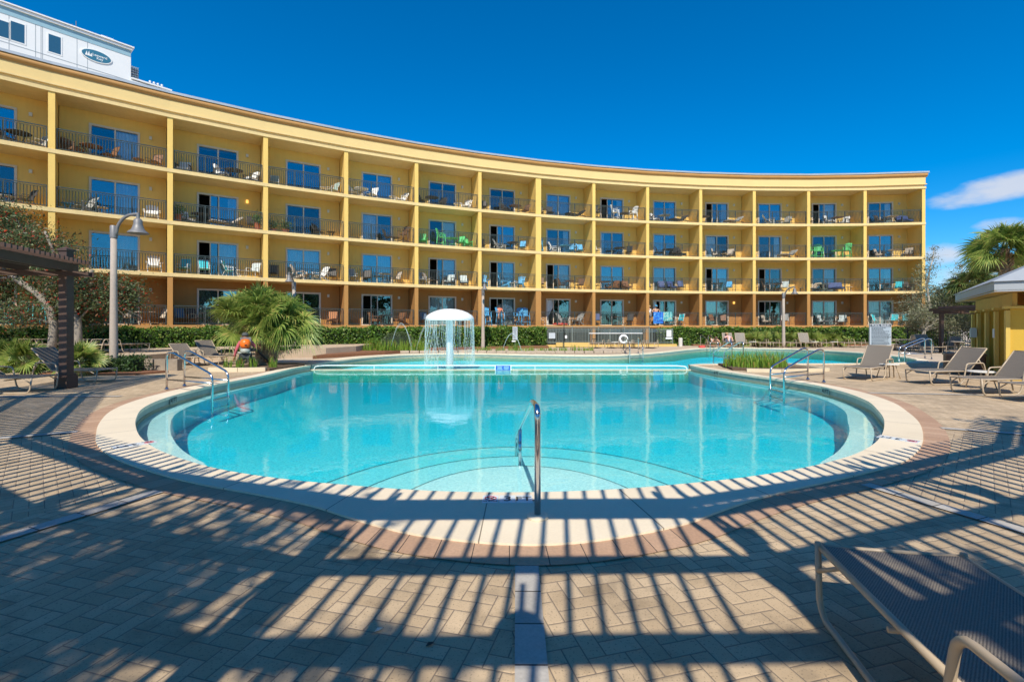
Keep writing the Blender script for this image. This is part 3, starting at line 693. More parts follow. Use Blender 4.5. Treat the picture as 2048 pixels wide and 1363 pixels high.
# annex and lower roof
tb(0.02,1.3,0,48.6,1.0,10).build('annex',M_tw,tower)
rg=MB(); zr=TW(262,158)[1]-.6
for k in range(5): rg.box((.2+k*.25,.9,47.2),(.05,.05,2.2))
for k in range(4): rg.box((.7,.9,46.6+k*.45),(1.2,.05,.05))
rg.build('roof_ladder',M_black,tower)
tb(.02,5.8,0,45.2,0,12).build('lower_wing',M_tw,tower)
for k,(e,h0) in enumerate(((.3,.0),(.15,.28),(.45,.5))): tb(0.02,5.6+e,45.2+h0,45.2+h0+.26,-e,12).build('cornice',(M_white,MATS['grey_trim'],M_white)[k],tower)
an=MB()
for x,y0,y1 in((153,52,40),(76,36,24),(145,58,46)):
    s1_,za=TW(x,y0); an.tube([(-s1_,.5,za-1),(-s1_,.5,za+1.0)],.06,5)
an.build('antenna',M_lampg,tower)
rb=MB()
for x,y in((211,76),(228,83),(222,80)): s1_,za=TW(x,y); rb.box((-s1_,1.2,za),(.9,.9,1.3))
for k in range(4): rb.lathe([(.05,0),(.05,.7),(.18,.75),(.2,.95),(.08,1.05)],(3.0+k*.6,1,45.9),8)
rb.build('roof_equipment',M_white,tower)
# ------------------------------------------------------------ balcony furniture
FC=dict(black=(.02,.02,.022),dark=(.06,.05,.045),brown=(.17,.085,.04),wicker=(.22,.10,.045),grey=(.34,.34,.32),beige=(.55,.46,.36),white=(.80,.80,.78),green=(.12,.62,.20),
        blue=(.10,.42,.72),navy=(.04,.07,.20),turq=(.05,.55,.62),striped=(.55,.62,.60),sage=(.35,.45,.40),orange=(.40,.15,.04),slate=(.10,.16,.24))
FW=dict(black='black',dark='dark grey',brown='brown',wicker='reddish wicker',grey='weathered grey',beige='beige',white='white',green='bright green',blue='sky blue',navy='navy blue',turq='turquoise',striped='pale striped',sage='pale green',orange='orange brown',slate='slate blue')
def FM(c):
    return P('finish_'+c,FC[c],.6,var=.08,scale=5)
def t_adir():
    t=thing('adirondack_chair','x','chair')
    b=MB()
    for k in range(5):
        x=-.2+.1*k; h=.80+.07*math.cos(x*7)
        b.beam((x*.85,.22,.34),(x*1.25,.56,.34+h*.78),.082,.02,up=(0,-1,.4))
    b.build('backrest',M_white,t)
    s_=MB()
    for k in range(5): s_.box((0,-.26+.11*k,.39-.018*k),(.52,.095,.022))
    s_.build('seat',M_white,t)
    f=MB()
    for sx in(-1,1):
        f.box((sx*.30,-.30,.28),(.035,.10,.56)); f.beam((sx*.27,-.33,.36),(sx*.27,.52,.06),.03,.11); f.box((sx*.33,-.04,.575),(.13,.66,.025)); f.beam((sx*.3,.28,.57),(sx*.3,.4,.3),.03,.06)
    f.box((0,.40,.58),(.62,.05,.03)); f.build('frame',M_white,t)
    return t
def t_sling():
    t=thing('patio_chair','x','chair')
    MB().add([(-.24,-.24,.43),(.24,-.24,.43),(.24,.2,.38),(-.24,.2,.38),(-.24,-.24,.415),(.24,-.24,.415),(.24,.2,.365),(-.24,.2,.365)],[(0,1,2,3),(7,6,5,4),(0,4,5,1),(1,5,6,2),(2,6,7,3),(3,7,4,0)]).build('seat',M_sling,t)
    MB().beam((0,.2,.38),(0,.38,.95),.46,.016,up=(0,-1,.3)).build('backrest',M_sling,t)
    f=MB()
    for sx in(-1,1):
        f.tube(bend([(sx*.27,.36,0),(sx*.27,.18,.42),(sx*.26,.40,.97)],.05,2),.014,6)
        f.tube(bend([(sx*.28,-.28,0),(sx*.28,-.26,.62),(sx*.28,.26,.62)],.08,3),.014,6); f.tube([(sx*.26,-.27,.43),(sx*.26,.2,.38)],.012,6)
    f.tube([(-.26,.40,.97),(.26,.40,.97)],.012,6); f.tube([(-.27,-.27,.42),(.27,-.27,.42)],.012,6); f.build('frame',M_tan,t); return t
def t_arm():
    t=thing('cushioned_armchair','x','chair')
    MB().box((0,-.02,.38),(.52,.54,.12)).build('seat_cushion',M_white,t)
    MB().beam((0,.24,.42),(0,.36,.88),.52,.11,up=(0,-1,.2)).build('back_cushion',M_white,t)
    f=MB()
    for sx in(-1,1):
        for y in(-.28,.30): f.box((sx*.31,y,.3),(.045,.045,.6))
        f.box((sx*.31,0,.61),(.07,.66,.03)); f.box((sx*.31,0,.29),(.03,.6,.05))
    for y in(-.28,.3): f.box((0,y,.29),(.6,.03,.05))
    f.beam((0,.33,.35),(0,.44,.9),.56,.03,up=(0,-1,.2)); f.build('frame',M_black,t); return t
def t_bar():
    t=thing('tall_chair','x','chair')
    MB().box((0,0,.74),(.46,.44,.035)).build('seat',M_white,t)
    b=MB()
    for k in range(5): b.beam((-.2+.1*k,.2,.76),(-.24+.12*k,.34,1.36+.04*math.cos((k-2)*.9)),.08,.02,up=(0,-1,.2))
    b.build('backrest',M_white,t)
    f=MB()
    for sx in(-1,1):
        for sy in(-1,1): f.beam((sx*.27,sy*.27,0),(sx*.22,sy*.2,.98 if sy<0 else .98),.045,.045)
        f.box((sx*.25,0,.99),(.08,.56,.025)); f.box((sx*.26,0,.28),(.03,.5,.04))
    f.box((0,-.25,.28),(.5,.03,.05)); f.box((0,.25,.28),(.5,.03,.05)); f.build('frame',M_white,t); return t
def t_table(r=.48,h=.72,name='round_table'):
    t=thing(name,'x','table')
    MB().lathe([(r*.97,h-.035),(r,h-.03),(r,h-.008),(r*.97,h)],n=20).build('tabletop',M_white,t)
    f=MB()
    for k in range(4):
        a=R(45+90*k); f.tube([(r*.75*math.cos(a),r*.75*math.sin(a),0),(r*.45*math.cos(a),r*.45*math.sin(a),h*.5),(r*.7*math.cos(a),r*.7*math.sin(a),h-.03)],.016,6)
    f.lathe([(r*.5,h*.33),(r*.5,h*.36)],n=12,cap=False); f.build('base',M_white,t); return t
def t_chaise(lift=.45):
    t=thing('chaise_longue','x','lounger')
    MB().box((0,-.55,.36),(.58,1.15,.07)).build('seat_cushion',M_white,t)
    MB().beam((0,.04,.36),(0,.62,.36+lift),.58,.07,up=(0,-1,1)).build('back_cushion',M_white,t)
    f=MB()
    for sx in(-1,1):
        f.beam((sx*.31,-1.15,.30),(sx*.31,.62,.30),.03,.05)
        for y in(-1.05,.5): f.box((sx*.31,y,.15),(.04,.04,.3))
        f.tube(bend([(sx*.33,-.35,.3),(sx*.33,-.3,.56),(sx*.33,.2,.56),(sx*.33,.25,.3)],.06,2),.014,6)
    f.build('frame',M_black,t); return t
def t_sofa():
    t=thing('cushioned_sofa','x','sofa')
    MB().box((0,-.02,.38),(1.2,.56,.13)).build('seat_cushion',M_white,t); MB().beam((0,.25,.44),(0,.36,.86),1.2,.12,up=(0,-1,.2)).build('back_cushion',M_white,t)
    f=MB()
    for sx in(-1,1):
        for y in(-.28,.32): f.box((sx*.64,y,.3),(.05,.05,.6))
        f.box((sx*.64,0,.61),(.07,.68,.03))
    f.box((0,.02,.28),(1.25,.6,.04)); f.box((0,.39,.6),(1.25,.03,.5)); f.build('frame',M_black,t); return t
TPL=dict(A=t_adir(),S=t_sling(),C=t_arm(),H=t_bar(),T=t_table(),t=t_table(.27,.45,'side_table'),L=t_chaise(),B=t_sofa())
KW=dict(A='slatted adirondack chair',S='sling patio chair',C='cushioned armchair',H='tall bar chair',T='round patio table',t='small round side table',L='reclining chaise longue',B='cushioned outdoor sofa')
KG=dict(A='adirondack chairs on the balconies',S='sling chairs on the balconies',C='cushioned armchairs on the balconies',H='bar chairs on the balconies',T='patio tables on the balconies',t='side tables on the balconies',L='chaise longues on the balconies',B='sofas on the balconies')
BF={
(3,-1):'S:dark:3.0 T:black:3.5 S:grey:4.1',
(3,0):'C:wicker:.7 T:wicker:1.4 S:wicker:2.1 t:wicker:3.3 S:wicker:4.0',
(3,1):'C:white:.6 C:white:2.5 T:dark:3.1 C:white:4.0',
(3,2):'S:sage:.55 S:sage:4.0 t:white:3.4',
(3,3):'S:white:.45 T:white:1.1 S:white:1.8 t:white:3.2 A:white:3.9',
(3,4):'S:black:.6 T:black:1.3 S:black:2.1 t:white:3.2 A:white:4.0',
(3,5):'S:dark:.5 C:dark:2.3 T:brown:3.1 S:brown:3.9',
(3,6):'S:black:.5 S:black:1.3 t:black:2.8 L:black:3.7',
(3,7):'H:dark:.6 H:white:2.2 T:dark:3.0 H:white:3.8',
(3,8):'C:white:.5 C:white:1.2 T:grey:1.9 L:dark:3.4',
(3,9):'T:dark:.7 L:grey:3.6',
(3,10):'S:dark:.5 A:grey:1.8 t:grey:2.6 A:grey:3.5',
(3,11):'S:black:.6 C:white:2.2 T:brown:2.9 C:white:3.7',
(3,12):'H:white:.5 C:dark:1.8 T:beige:2.6 B:navy:3.8',
(2,-1):'A:grey:2.4 t:grey:3.1 S:dark:3.7',
(2,0):'t:blue:.5 A:grey:1.1 t:beige:1.8 A:white:3.9',
(2,1):'C:white:.8 T:black:1.4 L:beige:2.9 S:dark:4.1',
(2,2):'S:black:3.2 t:black:3.9',
(2,3):'S:dark:2.9 t:dark:3.4 H:brown:4.0',
(2,4):'A:green:.6 H:green:2.0 T:green:2.8 S:green:3.4 A:green:4.0',
(2,5):'S:dark:.5 A:grey:2.0 T:dark:2.9 S:blue:3.7',
(2,6):'H:blue:.5 A:white:1.8 T:blue:2.6 A:blue:3.2 S:blue:4.0',
(2,7):'S:grey:.5 T:black:2.6 S:black:3.5',
(2,8):'S:black:1.6 S:black:2.9 T:black:2.2 C:black:3.5',
(2,9):'S:black:.5 C:beige:1.9 t:beige:2.5 C:beige:3.1',
(2,10):'t:white:.5 L:grey:3.6',
(2,11):'H:green:.6 H:green:1.5 T:green:2.9 H:green:3.7',
(2,12):'t:white:.5 C:beige:1.9 T:beige:2.8 C:beige:3.8',
(1,0):'A:white:4.0',
(1,1):'S:turq:.6 S:turq:1.6 S:turq:2.9 t:white:3.5 S:striped:4.1',
(1,2):'S:dark:.5 A:beige:2.0 t:grey:2.6 A:white:3.2 S:dark:4.0',
(1,3):'S:grey:.5 S:dark:1.5 T:grey:2.7 S:beige:3.5',
(1,4):'S:grey:.5 S:beige:1.1 t:dark:1.7 C:striped:2.6 C:striped:3.7',
(1,5):'A:blue:.5 A:blue:2.3 t:white:2.9 A:blue:3.5',
(1,6):'S:brown:.5 S:brown:2.4 T:brown:3.0 S:brown:3.8',
(1,7):'S:wicker:.6 T:wicker:1.3 C:wicker:2.3 C:wicker:3.4',
(1,8):'S:navy:.5 C:navy:1.6 C:navy:2.5 S:navy:3.4',
(1,9):'S:navy:.5 T:dark:1.8 S:blue:2.9',
(1,10):'S:brown:.5 S:brown:1.6 T:brown:2.4 S:striped:3.1',
(1,11):'L:beige:.9 T:sage:1.7 B:navy:2.8 t:beige:3.9',
(1,12):'S:dark:.5 T:brown:2.2 C:turq:3.1 C:dark:4.0',
(0,-1):'H:turq:.9 H:turq:1.8 H:turq:2.9 T:turq:3.4 H:turq:4.1',
(0,0):'A:turq:1.0 S:beige:3.0 T:beige:3.6 S:beige:4.2',
(0,1):'S:slate:.5 S:dark:1.2 T:dark:1.8',
(0,2):'C:orange:4.0',
(0,3):'C:wicker:2.1 T:dark:2.8 C:wicker:3.7',
(0,4):'S:slate:.8 S:slate:3.6',
(0,5):'H:blue:.8 H:blue:1.9 T:dark:2.7 H:blue:3.4 H:blue:4.0',
(0,6):'S:grey:.5 A:grey:2.5 t:dark:3.2 A:grey:3.8',
(0,7):'S:navy:.6 T:brown:2.6 S:dark:3.6',
(0,8):'T:white:2.5 S:turq:3.3',
(0,9):'S:wicker:1.6 S:wicker:2.7',
(0,10):'S:dark:.5 C:beige:1.8 T:brown:2.4 S:grey:3.1',
(0,11):'C:striped:1.8 T:wicker:2.6 C:striped:3.5',
(0,12):'S:turq:1.7 t:white:2.3 S:turq:2.9 S:turq:3.9'}
FLN=['ground floor','second floor','third floor','top floor']
ORD=['','first','second','third','fourth','fifth','sixth','seventh','eighth','ninth']
def bayname(i): 
    return ('rightmost bay' if i==12 else ORD[13-i]+' bay from right') if i>=5 else ('leftmost visible bay' if i==-1 else ORD[i+2]+' bay from left')
for (k,i),spec in BF.items():
    items=[q.split(':') for q in spec.split()]
    tabs=[float(q[2]) for q in items if q[0] in 'Tt']
    same={}
    for q in items: same.setdefault((q[0],q[1]),[]).append(float(q[2]))
    for q in items:
        kd,c,s=q[0],q[1],float(q[2]); m=FM(c); mats=None
        if kd in 'AHTt': mats={n:m for n in('seat','backrest','frame','tabletop','base')}
        elif kd=='S': mats={'seat':m,'backrest':m,'frame':FM('white') if c in('turq','striped','sage','white','grey') else FM('dark')}
        else: mats={'seat_cushion':m,'back_cushion':m,'frame':FM('dark') if c in('white','navy','dark','black','striped','beige') else FM('brown')}
        o=copy_tree(TPL[kd],None,mats)
        dd=1.0+rnd.uniform(-.25,.3); 
        if kd in 'Tt': dd=.85
        if kd=='L': dd=.95
        x,y=bay_pt(i,s,dd); o.location=(x,y,FL[k]+.003)
        rot=rnd.uniform(-.35,.35)
        if tabs and kd in 'ASCH':
            near=min(tabs,key=lambda v:abs(v-s)); 
            if abs(near-s)<1.1: rot=(1 if near>s else -1)*rnd.uniform(.6,1.2)
        if kd=='L': rot=R(-70)
        o.rotation_euler=(0,0,hd(i)+rot)
        L_=sorted(same[(kd,c)]); pos=''
        if len(L_)>1:
            r_=L_.index(s); pos=(['left','right'] if len(L_)==2 else ['leftmost','second','third','fourth'][:len(L_)-1]+['rightmost'])[r_]+' '
        tag(o,f"{pos}{FW[c]} {KW[kd]} on the {FLN[k]} balcony, {bayname(i)}",{'T':'table','t':'table','L':'lounger','B':'sofa'}.get(kd,'chair'),KG[kd])
def drop(t):
    for ch in list(t.children): drop(ch)
    bpy.data.objects.remove(t)
for t in TPL.values(): drop(t)
# potted plants and small things on balconies
M_terra=P('terracotta',(.42,.13,.06),.8); M_fern=LEAF('fern_leaf',(.05,.12,.03),(.16,.24,.06))
def pot(i,k,s,r,hp,label,n=160,dd=.6):
    x,y=bay_pt(i,s,dd); t=thing('potted_plant',label,'plant',(x,y,FL[k]+.003),0,'potted plants on the balconies')
    MB().lathe([(r*.7,0),(r,.9*hp),(r*1.08,.9*hp),(r*1.08,hp),(r*.85,hp)],n=14).build('pot',M_terra,t)
    c=rng.normal(size=(n,3))*np.array([.16,.16,.17])+np.array([0,0,hp+.25]); link('foliage',np_mesh('foliage',leaves(c,.16,.25),4,M_fern),t)
pot(2,2,.45,.17,.24,'small terracotta pot with thin plant, left on third floor balcony, fourth bay from left')
pot(2,2,1.15,.2,.27,'larger terracotta pot with spiky plant on third floor balcony, fourth bay from left',260)
pot(1,2,.35,.18,.5,'leafy potted fern at left end of third floor balcony, third bay from left',300)
pot(1,2,4.3,.18,.5,'leafy potted fern at right end of third floor balcony, third bay from left',300)
# towels hung over a ground floor railing
def towel(i,s,wd,hh,cols_,label):
    x,y=bay_pt(i,s,.06); t=MB(); n=16
    for z in range(9):
        for a in range(n+1): t.v.append((-wd/2+wd*a/n, .012*math.sin(a*1.1+z*.2)-.012 ,1.10-hh*z/8))
    o=len(t.v)
    for z in range(4):
        for a in range(n+1): t.v.append((-wd/2+wd*a/n,.12+.01*math.sin(a*.9),1.10-hh*.4*z/3))
    for z in range(8):
        for a in range(n): c=z*(n+1)+a; t.f.append((c,c+1,c+n+2,c+n+1))
    for z in range(3):
        for a in range(n): c=o+z*(n+1)+a; t.f.append((c,c+1,c+n+2,c+n+1))
    for a in range(n): t.f.append((a,a+1,o+a+1,o+a))
    m,ntt,out_=nodes_of('towel_print'); tc_=N(ntt,'ShaderNodeTexCoord'); nz=N(ntt,'ShaderNodeTexNoise'); nz.inputs['Scale'].default_value=4.5; ntt.links.new(tc_.outputs['Object'],nz.inputs['Vector'])
    cr=N(ntt,'ShaderNodeValToRGB'); cr.color_ramp.interpolation='CONSTANT'; els=cr.color_ramp.elements
    for q,c_ in enumerate(cols_):
        e=els[q] if q<2 else els.new(.5); e.position=[0,.42,.5,.57,.64][q]; e.color=(*c_,1)
    ntt.links.new(nz.outputs['Fac'],cr.inputs[0]); b=N(ntt,'ShaderNodeBsdfPrincipled'); b.inputs['Roughness'].default_value=.9; ntt.links.new(cr.outputs[0],b.inputs['Base Color']); ntt.links.new(b.outputs[0],out_.inputs[0])
    ob=t.build('beach_towel',m,None); ob.location=(x,y,FL[0]); ob.rotation_euler=(0,0,hd(i)); tag(ob,label,'towel',None,'beach towels over the ground floor railing'); ob['group']='beach towels over the ground floor railing'
    if 'kind' in ob: del ob['kind']
towel(8,.95,.85,.95,[(.02,.10,.45),(.02,.13,.55),(.03,.22,.60),(.35,.45,.55),(.40,.05,.12)],'long blue and red patterned beach towel hanging over ground floor railing beside a person')
towel(8,1.75,.85,.75,[(.05,.25,.30),(.10,.38,.38),(.25,.5,.45),(.55,.25,.08),(.1,.3,.3)],'shorter green teal beach towel hanging over ground floor railing')
fl_=MB().lathe([(.02,0),(.30,.02),(.34,.08),(.30,.14),(.1,.17),(.02,.17)],n=18); x,y=bay_pt(6,2.0,.5)
o=fl_.build('inflatable_float',P('red_vinyl',(.75,.05,.03),.35),None,True); o.location=(x,y,FL[0]+.01); o.scale=(1.9,1,1); tag(o,'red inflatable float lying on ground floor balcony behind the railing','pool float')

# ------------------------------------------------------------ pool loungers
def lounger_tpl(back):
    """foot end at the origin, head towards +y; back = angle of backrest in degrees"""
    t=thing('pool_lounger','x','lounger'); w_=.33; h=.36
    def sling(pts):
        mb=MB(); n=10
        for (y,z) in pts:
            for k in range(n+1): u=k/n*2-1; mb.v.append((u*w_*.96,y,z-.018*(1-u*u)*(1 if 0<pts.index((y,z))<len(pts)-1 else .5)))
        m_=len(pts)
        for r_ in range(m_-1):
            for k in range(n): c=r_*(n+1)+k; mb.f.append((c,c+1,c+n+2,c+n+1))
        o=len(mb.v); mb.v+=[(a,b,c-.006) for a,b,c in mb.v[:o]]; mb.f+=[tuple(q+o for q in reversed(f)) for f in list(mb.f)]
        return mb
    ys=[.02+1.18*k/8 for k in range(9)]
    sling([(y,h+.012) for y in ys]).build('sling_seat',M_sling,t,True)
    a=R(back); L=.78; hy=1.2
    sling([(hy+L*k/5*math.cos(a),h+.012+L*k/5*math.sin(a)) for k in range(6)]).build('sling_backrest',M_sling,t,True)
    for sx in(-1,1):
        f=MB(); x=sx*w_
        f.tube([(x,0,h),(x,hy+ (0 if back>5 else L),h)],.017,8)
        f.tube(bend([(x*1.03,.005,h+.025),(x*1.05,.04,.08),(x*1.05,.10,.017),(x*1.05,.88,.017),(x*1.10,.97,.10),(x*1.10,1.06,.56),(x*1.10,1.56,.58),(x*1.08,1.63,.36),(x*1.06,1.70,.012)],.07,4),.0165,8)
        f.tube([(x*1.05,.03,.24),(x,.22,h-.01)],.012,6)
        f.build('side_frame',M_tan,t,True)
        if back>5:
            b=MB().tube(bend([(x,hy-.02,h),(x,hy+L*math.cos(a),h+L*math.sin(a))],.02,2),.016,8); b.tube([(x*.97,hy+.42*math.cos(a),h+.42*math.sin(a)-.01),(x*.97,hy+.46,h-.02)],.012,6); b.build('backrest_frame',M_tan,t,True)
    for y,z in((0.0,h),(.62,.30),(1.40,.33),(hy+L*math.cos(a),h+L*math.sin(a))): MB().tube([(-w_,y,z),(w_,y,z)],.013,8).build('cross_bar',M_tan,t,True)
    if back<=5:
        for sx in(-1,1): MB().tube([(sx*w_*1.02,1.88,.02),(sx*w_*1.02,1.84,h)],.014,8).build('rear_leg',M_tan,t,True)
    return t
LT={0:lounger_tpl(0),50:lounger_tpl(50),38:lounger_tpl(38),62:lounger_tpl(62)}
def lounger(x,y,rz,back,label,group,z=0):
    o=copy_tree(LT[back]); o.location=(x,y,z+.003 if z<.02 else z); o.rotation_euler=(0,0,R(rz)); tag(o,label,'lounger',group); return o
lounger(1.985,2.505,169.5,38,'large foreground lounger cropped by the bottom right corner, foot end nearest pool','loungers around the main pool')
lounger(9.88,13.62,-56,50,'reclined lounger at right standing in front of the pool rules sign','loungers around the main pool')
lounger(10.87,12.75,-84,50,'reclined lounger right of the small table, in the middle of the right group','loungers around the main pool')
lounger(10.35,10.85,-84,50,'reclined lounger at right frame edge in front of the yellow bath house','loungers around the main pool')
lounger(10.35,9.75,-87,0,'flat lounger at right frame edge, nearest of the right group','loungers around the main pool')
lounger(-11.15,13.1,93,50,'reclined lounger with striped shade behind the dark pergola post','loungers around the main pool')
lounger(-11.05,11.25,94,38,'lounger at left frame edge in front of the dark pergola post','loungers around the main pool')
for n_,px in enumerate((84,110,160,186,214,238)):
    X=(px-1024)/F*19.6; lounger(X+.5,20.4,150,0,f"{['leftmost','second','third','fourth','fifth','rightmost'][n_]} flat lounger in the row of six on the left terrace",'flat loungers on the left terrace',.452)
lounger(-11.95,18.4,62,38,'dark shaded reclined lounger, leftmost of three near the bending gardener','loungers beside the palm')
lounger(-11.3,18.9,62,50,'tan reclined lounger left of the bending gardener','loungers beside the palm')
lounger(-10.8,20.2,66,0,'flat lounger partly behind the bending gardener','loungers beside the palm')
for n_,px in enumerate((1182,1213,1240,1262,1290)):
    lounger((px-1024)/F*34,32.9,-25,0,f"{['leftmost','second','third','fourth','rightmost'][n_]} flat lounger in the row before the grey fence",'flat loungers before the grey fence')
row=[(1424,0,'lounger with sunbather lying face down, leftmost of far right row'),(1456,62,'raised lounger under the curled up sunbather in pink and white'),(1482,62,'empty raised lounger with dark back just right of the sunbathers'),
 (1522,0,'flat lounger between the small table and the grey lamp post'),(1548,0,'flat lounger just left of the right lamp post foot'),(1582,0,'flat lounger just right of the right lamp post foot'),(1612,62,'raised lounger near the middle of the far right row'),(1643,0,'flat lounger between two small tables in far right row'),(1688,0,'flat lounger right of the last small table in far row'),(1722,0,'flat lounger left of the pool rules sign in far row')]
for px,bk,lb in row: lounger((px-1024)/F*34.6,34.0,-12,bk,lb,'loungers in the far right row')
for px,Y,bk,rz,lb in [(1800,30,0,-20,'flat lounger just right of the pool rules sign beyond the pool'),(1828,29,0,-20,'flat lounger beside the curved rail beyond the pool'),(1880,27,62,-8,'raised lounger facing the pool in front of the dark picket fence')]:
    lounger((px-1024)/F*Y,Y,rz,bk,lb,'loungers beyond the right pool')
for t in LT.values(): drop(t)
def stable():
    t=thing('pool_side_table','x','table'); MB().lathe([(.24,.40),(.27,.405),(.27,.425),(.25,.435)],n=22).build('tabletop',P('table_resin',(.70,.66,.58),.4),t)
    for k in range(4):
        a=R(45+90*k); MB().tube(bend([(.17*math.cos(a),.17*math.sin(a),.40),(.20*math.cos(a),.20*math.sin(a),.30),(.28*math.cos(a),.28*math.sin(a),0)],.05,2),.013,6).build('leg',M_tan,t,True)
    return t
tt=stable()
def table(x,y,label,z=0):
    o=copy_tree(tt); o.location=(x,y,z+.003); tag(o,label,'table','small round tables by the pools')
table(11.25,14.2,'small round table between the two reclined loungers at right'); table(11.7,11.85,'small round table partly behind the lounger at right frame edge')
for px,Y,l in((1505,34.6,'small table just right of the sunbathers in far row'),(1629,34.6,'small table near the middle of the far right row'),(1668,34.4,'last small table at the right end of far row'),(1230,33.6,'small table, left one of two before the grey fence'),(1254,33.4,'small table, right one of two before the grey fence')): table((px-1024)/F*Y,Y,l)
table(-11.6,20.6,'small white table beside the loungers near the palm')
drop(tt)
# dining set beyond the right pool
ch=t_sling(); tb_=t_table(.5,.7,'round_table')
for x,Y,rz,kd,l in [(1786,30.5,70,'c','brown sling chair left of the outdoor table behind pool rules sign'),(1820,30.5,-80,'c','brown sling chair right of the outdoor table beyond the pool'),(1803,31,0,'t','round outdoor table between two brown chairs beyond the pool'),(1903,27,-70,'c','sling chair beside the table near the wooden gate'),(1925,26.5,0,'t','round outdoor table near the wooden gate')]:
    o=copy_tree(ch if kd=='c' else tb_,None,{'tabletop':FM('beige'),'base':FM('beige')} if kd=='t' else None); o.location=((x-1024)/F*Y,Y,.003); o.rotation_euler=(0,0,R(rz)); tag(o,l,'chair' if kd=='c' else 'table')
drop(ch); drop(tb_)
# ------------------------------------------------------------ vegetation
M_hleaf=LEAF('hedge_leaf',(.030,.085,.012),(.15,.28,.030),.3,(.30,.36,.07),.12)
M_hleaf2=LEAF('hedge_leaf_dark',(.018,.045,.012),(.06,.12,.025),.2)
M_core=P('hedge_core',(.012,.022,.008),.95)
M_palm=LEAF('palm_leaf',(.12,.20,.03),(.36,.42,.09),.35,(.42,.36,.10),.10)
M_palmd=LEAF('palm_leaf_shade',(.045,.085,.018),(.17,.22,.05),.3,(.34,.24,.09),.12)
M_grass=LEAF('grass_blade',(.10,.22,.02),(.32,.46,.06),.4,(.45,.30,.08),.08)
M_oak=LEAF('oak_leaf',(.030,.055,.015),(.12,.16,.045),.3)
M_olive=LEAF('olive_leaf',(.12,.14,.07),(.34,.33,.20),.3)
M_yau=LEAF('yaupon_leaf',(.035,.07,.022),(.15,.19,.065),.25,(.26,.11,.05),.14)
M_berry=LEAF('berries',(.25,.012,.006),(.50,.05,.012),0.0,rough=.95)
def hedge(pts,depth,z0,z1,n,size,label,mat=M_hleaf,amp=.10):
    """clipped hedge following a line of front points, thickness to the back"""
    t=thing('clipped_hedge',label,'hedge',(pts[0][0],pts[0][1],z0)); inv=Vector((pts[0][0],pts[0][1],z0))
    seg=[(Vector(a),Vector(b)) for a,b in zip(pts,pts[1:])]; core=MB(); Ls=[(b-a).length for a,b in seg]; tot=sum(Ls); V=[]
    for (a,b),L in zip(seg,Ls):
        d_=(b-a)/L; nn=Vector((-d_.y,d_.x))
        c=(a+b)/2+nn*depth/2; core.box((c.x-inv.x,c.y-inv.y,(z1-z0)*.48),(L+(.1 if len(seg)>1 else -.3),depth*.7,(z1-z0)*.86),rz=math.atan2(d_.y,d_.x))
        m=int(n*L/tot); u=rng.random(m)*L; q=rng.random(m); h=z1-z0
        fr=q<.62; v=np.where(fr,rng.normal(size=m)*.07,rng.random(m)*depth); w_=np.where(fr,rng.random(m)*h,h+rng.normal(size=m)*.05)
        und=amp*np.sin(u*2.1+w_*3)+amp*.7*np.sin(u*5.3+1+w_*4)
        v=v+np.where(fr,und,0); w_=w_+np.where(fr,0,und*.6)
        V.append(np.stack([a.x+d_.x*u+nn.x*v-inv.x,a.y+d_.y*u+nn.y*v-inv.y,w_],1))
    for (p,q_) in((seg[0][0],seg[0][1]-seg[0][0]),(seg[-1][1],seg[-1][1]-seg[-1][0])):
        d_=q_.normalized(); nn=Vector((-d_.y,d_.x)); m=int(n*.035); v=rng.random(m)*depth; w_=rng.random(m)*(z1-z0); u=rng.normal(size=m)*.06
        V.append(np.stack([p.x+d_.x*u+nn.x*v-inv.x,p.y+d_.y*u+nn.y*v-inv.y,w_],1))
    core.build('inner_twigs',M_core,t); V=np.concatenate(V)
    link('foliage',np_mesh('foliage',leaves(V,size,.55),4,mat),t); return t
def off(i,d_): n=nrm_at(i); return (cols[i].x-n.x*d_,cols[i].y-n.y*d_)
hedge([off(-2,1.9),off(-1,1.9),off(0,1.9),off(1,1.9),off(2,1.9),off(3,2.0)],1.3,.40,1.43,21000,.115,'long clipped hedge on the raised left terrace under the balconies')
hedge([off(3,1.95),off(4,2.1),off(5,2.0),off(6,1.6)],1.3,.03,1.40,15000,.14,'tall clipped hedge behind the mushroom fountain and the grey notice')
hb=[off(8,1.4),off(9,1.6),off(10,1.8),off(11,1.8),off(12,1.8),off(13,1.8)]; hb[0]=(12.0,37.6)
hedge(hb,1.3,.03,1.36,15000,.15,'clipped hedge right of the grey fence behind the far loungers')
hedge([(-15.4,15.4),(-12.3,15.45)],.75,.02,.50,4500,.07,'low dark clipped hedge at the foot of the left lamp post',M_hleaf2,.03)
hedge([(-12.6,20.2),(-11.2,22.2),(-10.4,23.4)],.35,.40,.56,900,.07,'very low hedge along the edge of the left terrace',M_hleaf2,.02)
hedge([(-30,15.8),(-16.4,15.6)],.8,.02,.42,5000,.08,'low dark hedge along the terrace at far left behind the loungers',M_hleaf2,.03)
# round clipped shrub
t=thing('round_shrub','rounded clipped grey green shrub in front of the middle hedge','shrub',(-6.9,28.8,.1))
a=rng.normal(size=(6000,3)); a/=np.linalg.norm(a,axis=1,keepdims=True); a[:,2]=np.abs(a[:,2]); a*= (1+.04*rng.normal(size=(6000,1)))*np.array([1.15,.9,1.05])
link('foliage',np_mesh('foliage',leaves(a,.075,.6),4,LEAF('shrub_leaf',(.03,.06,.02),(.12,.16,.06),.2)),t); MB().lathe([(1.05,0),(1.05,.3),(.85,.7),(.4,.92),(.05,.97)],n=20).build('inner_twigs',M_core,t)

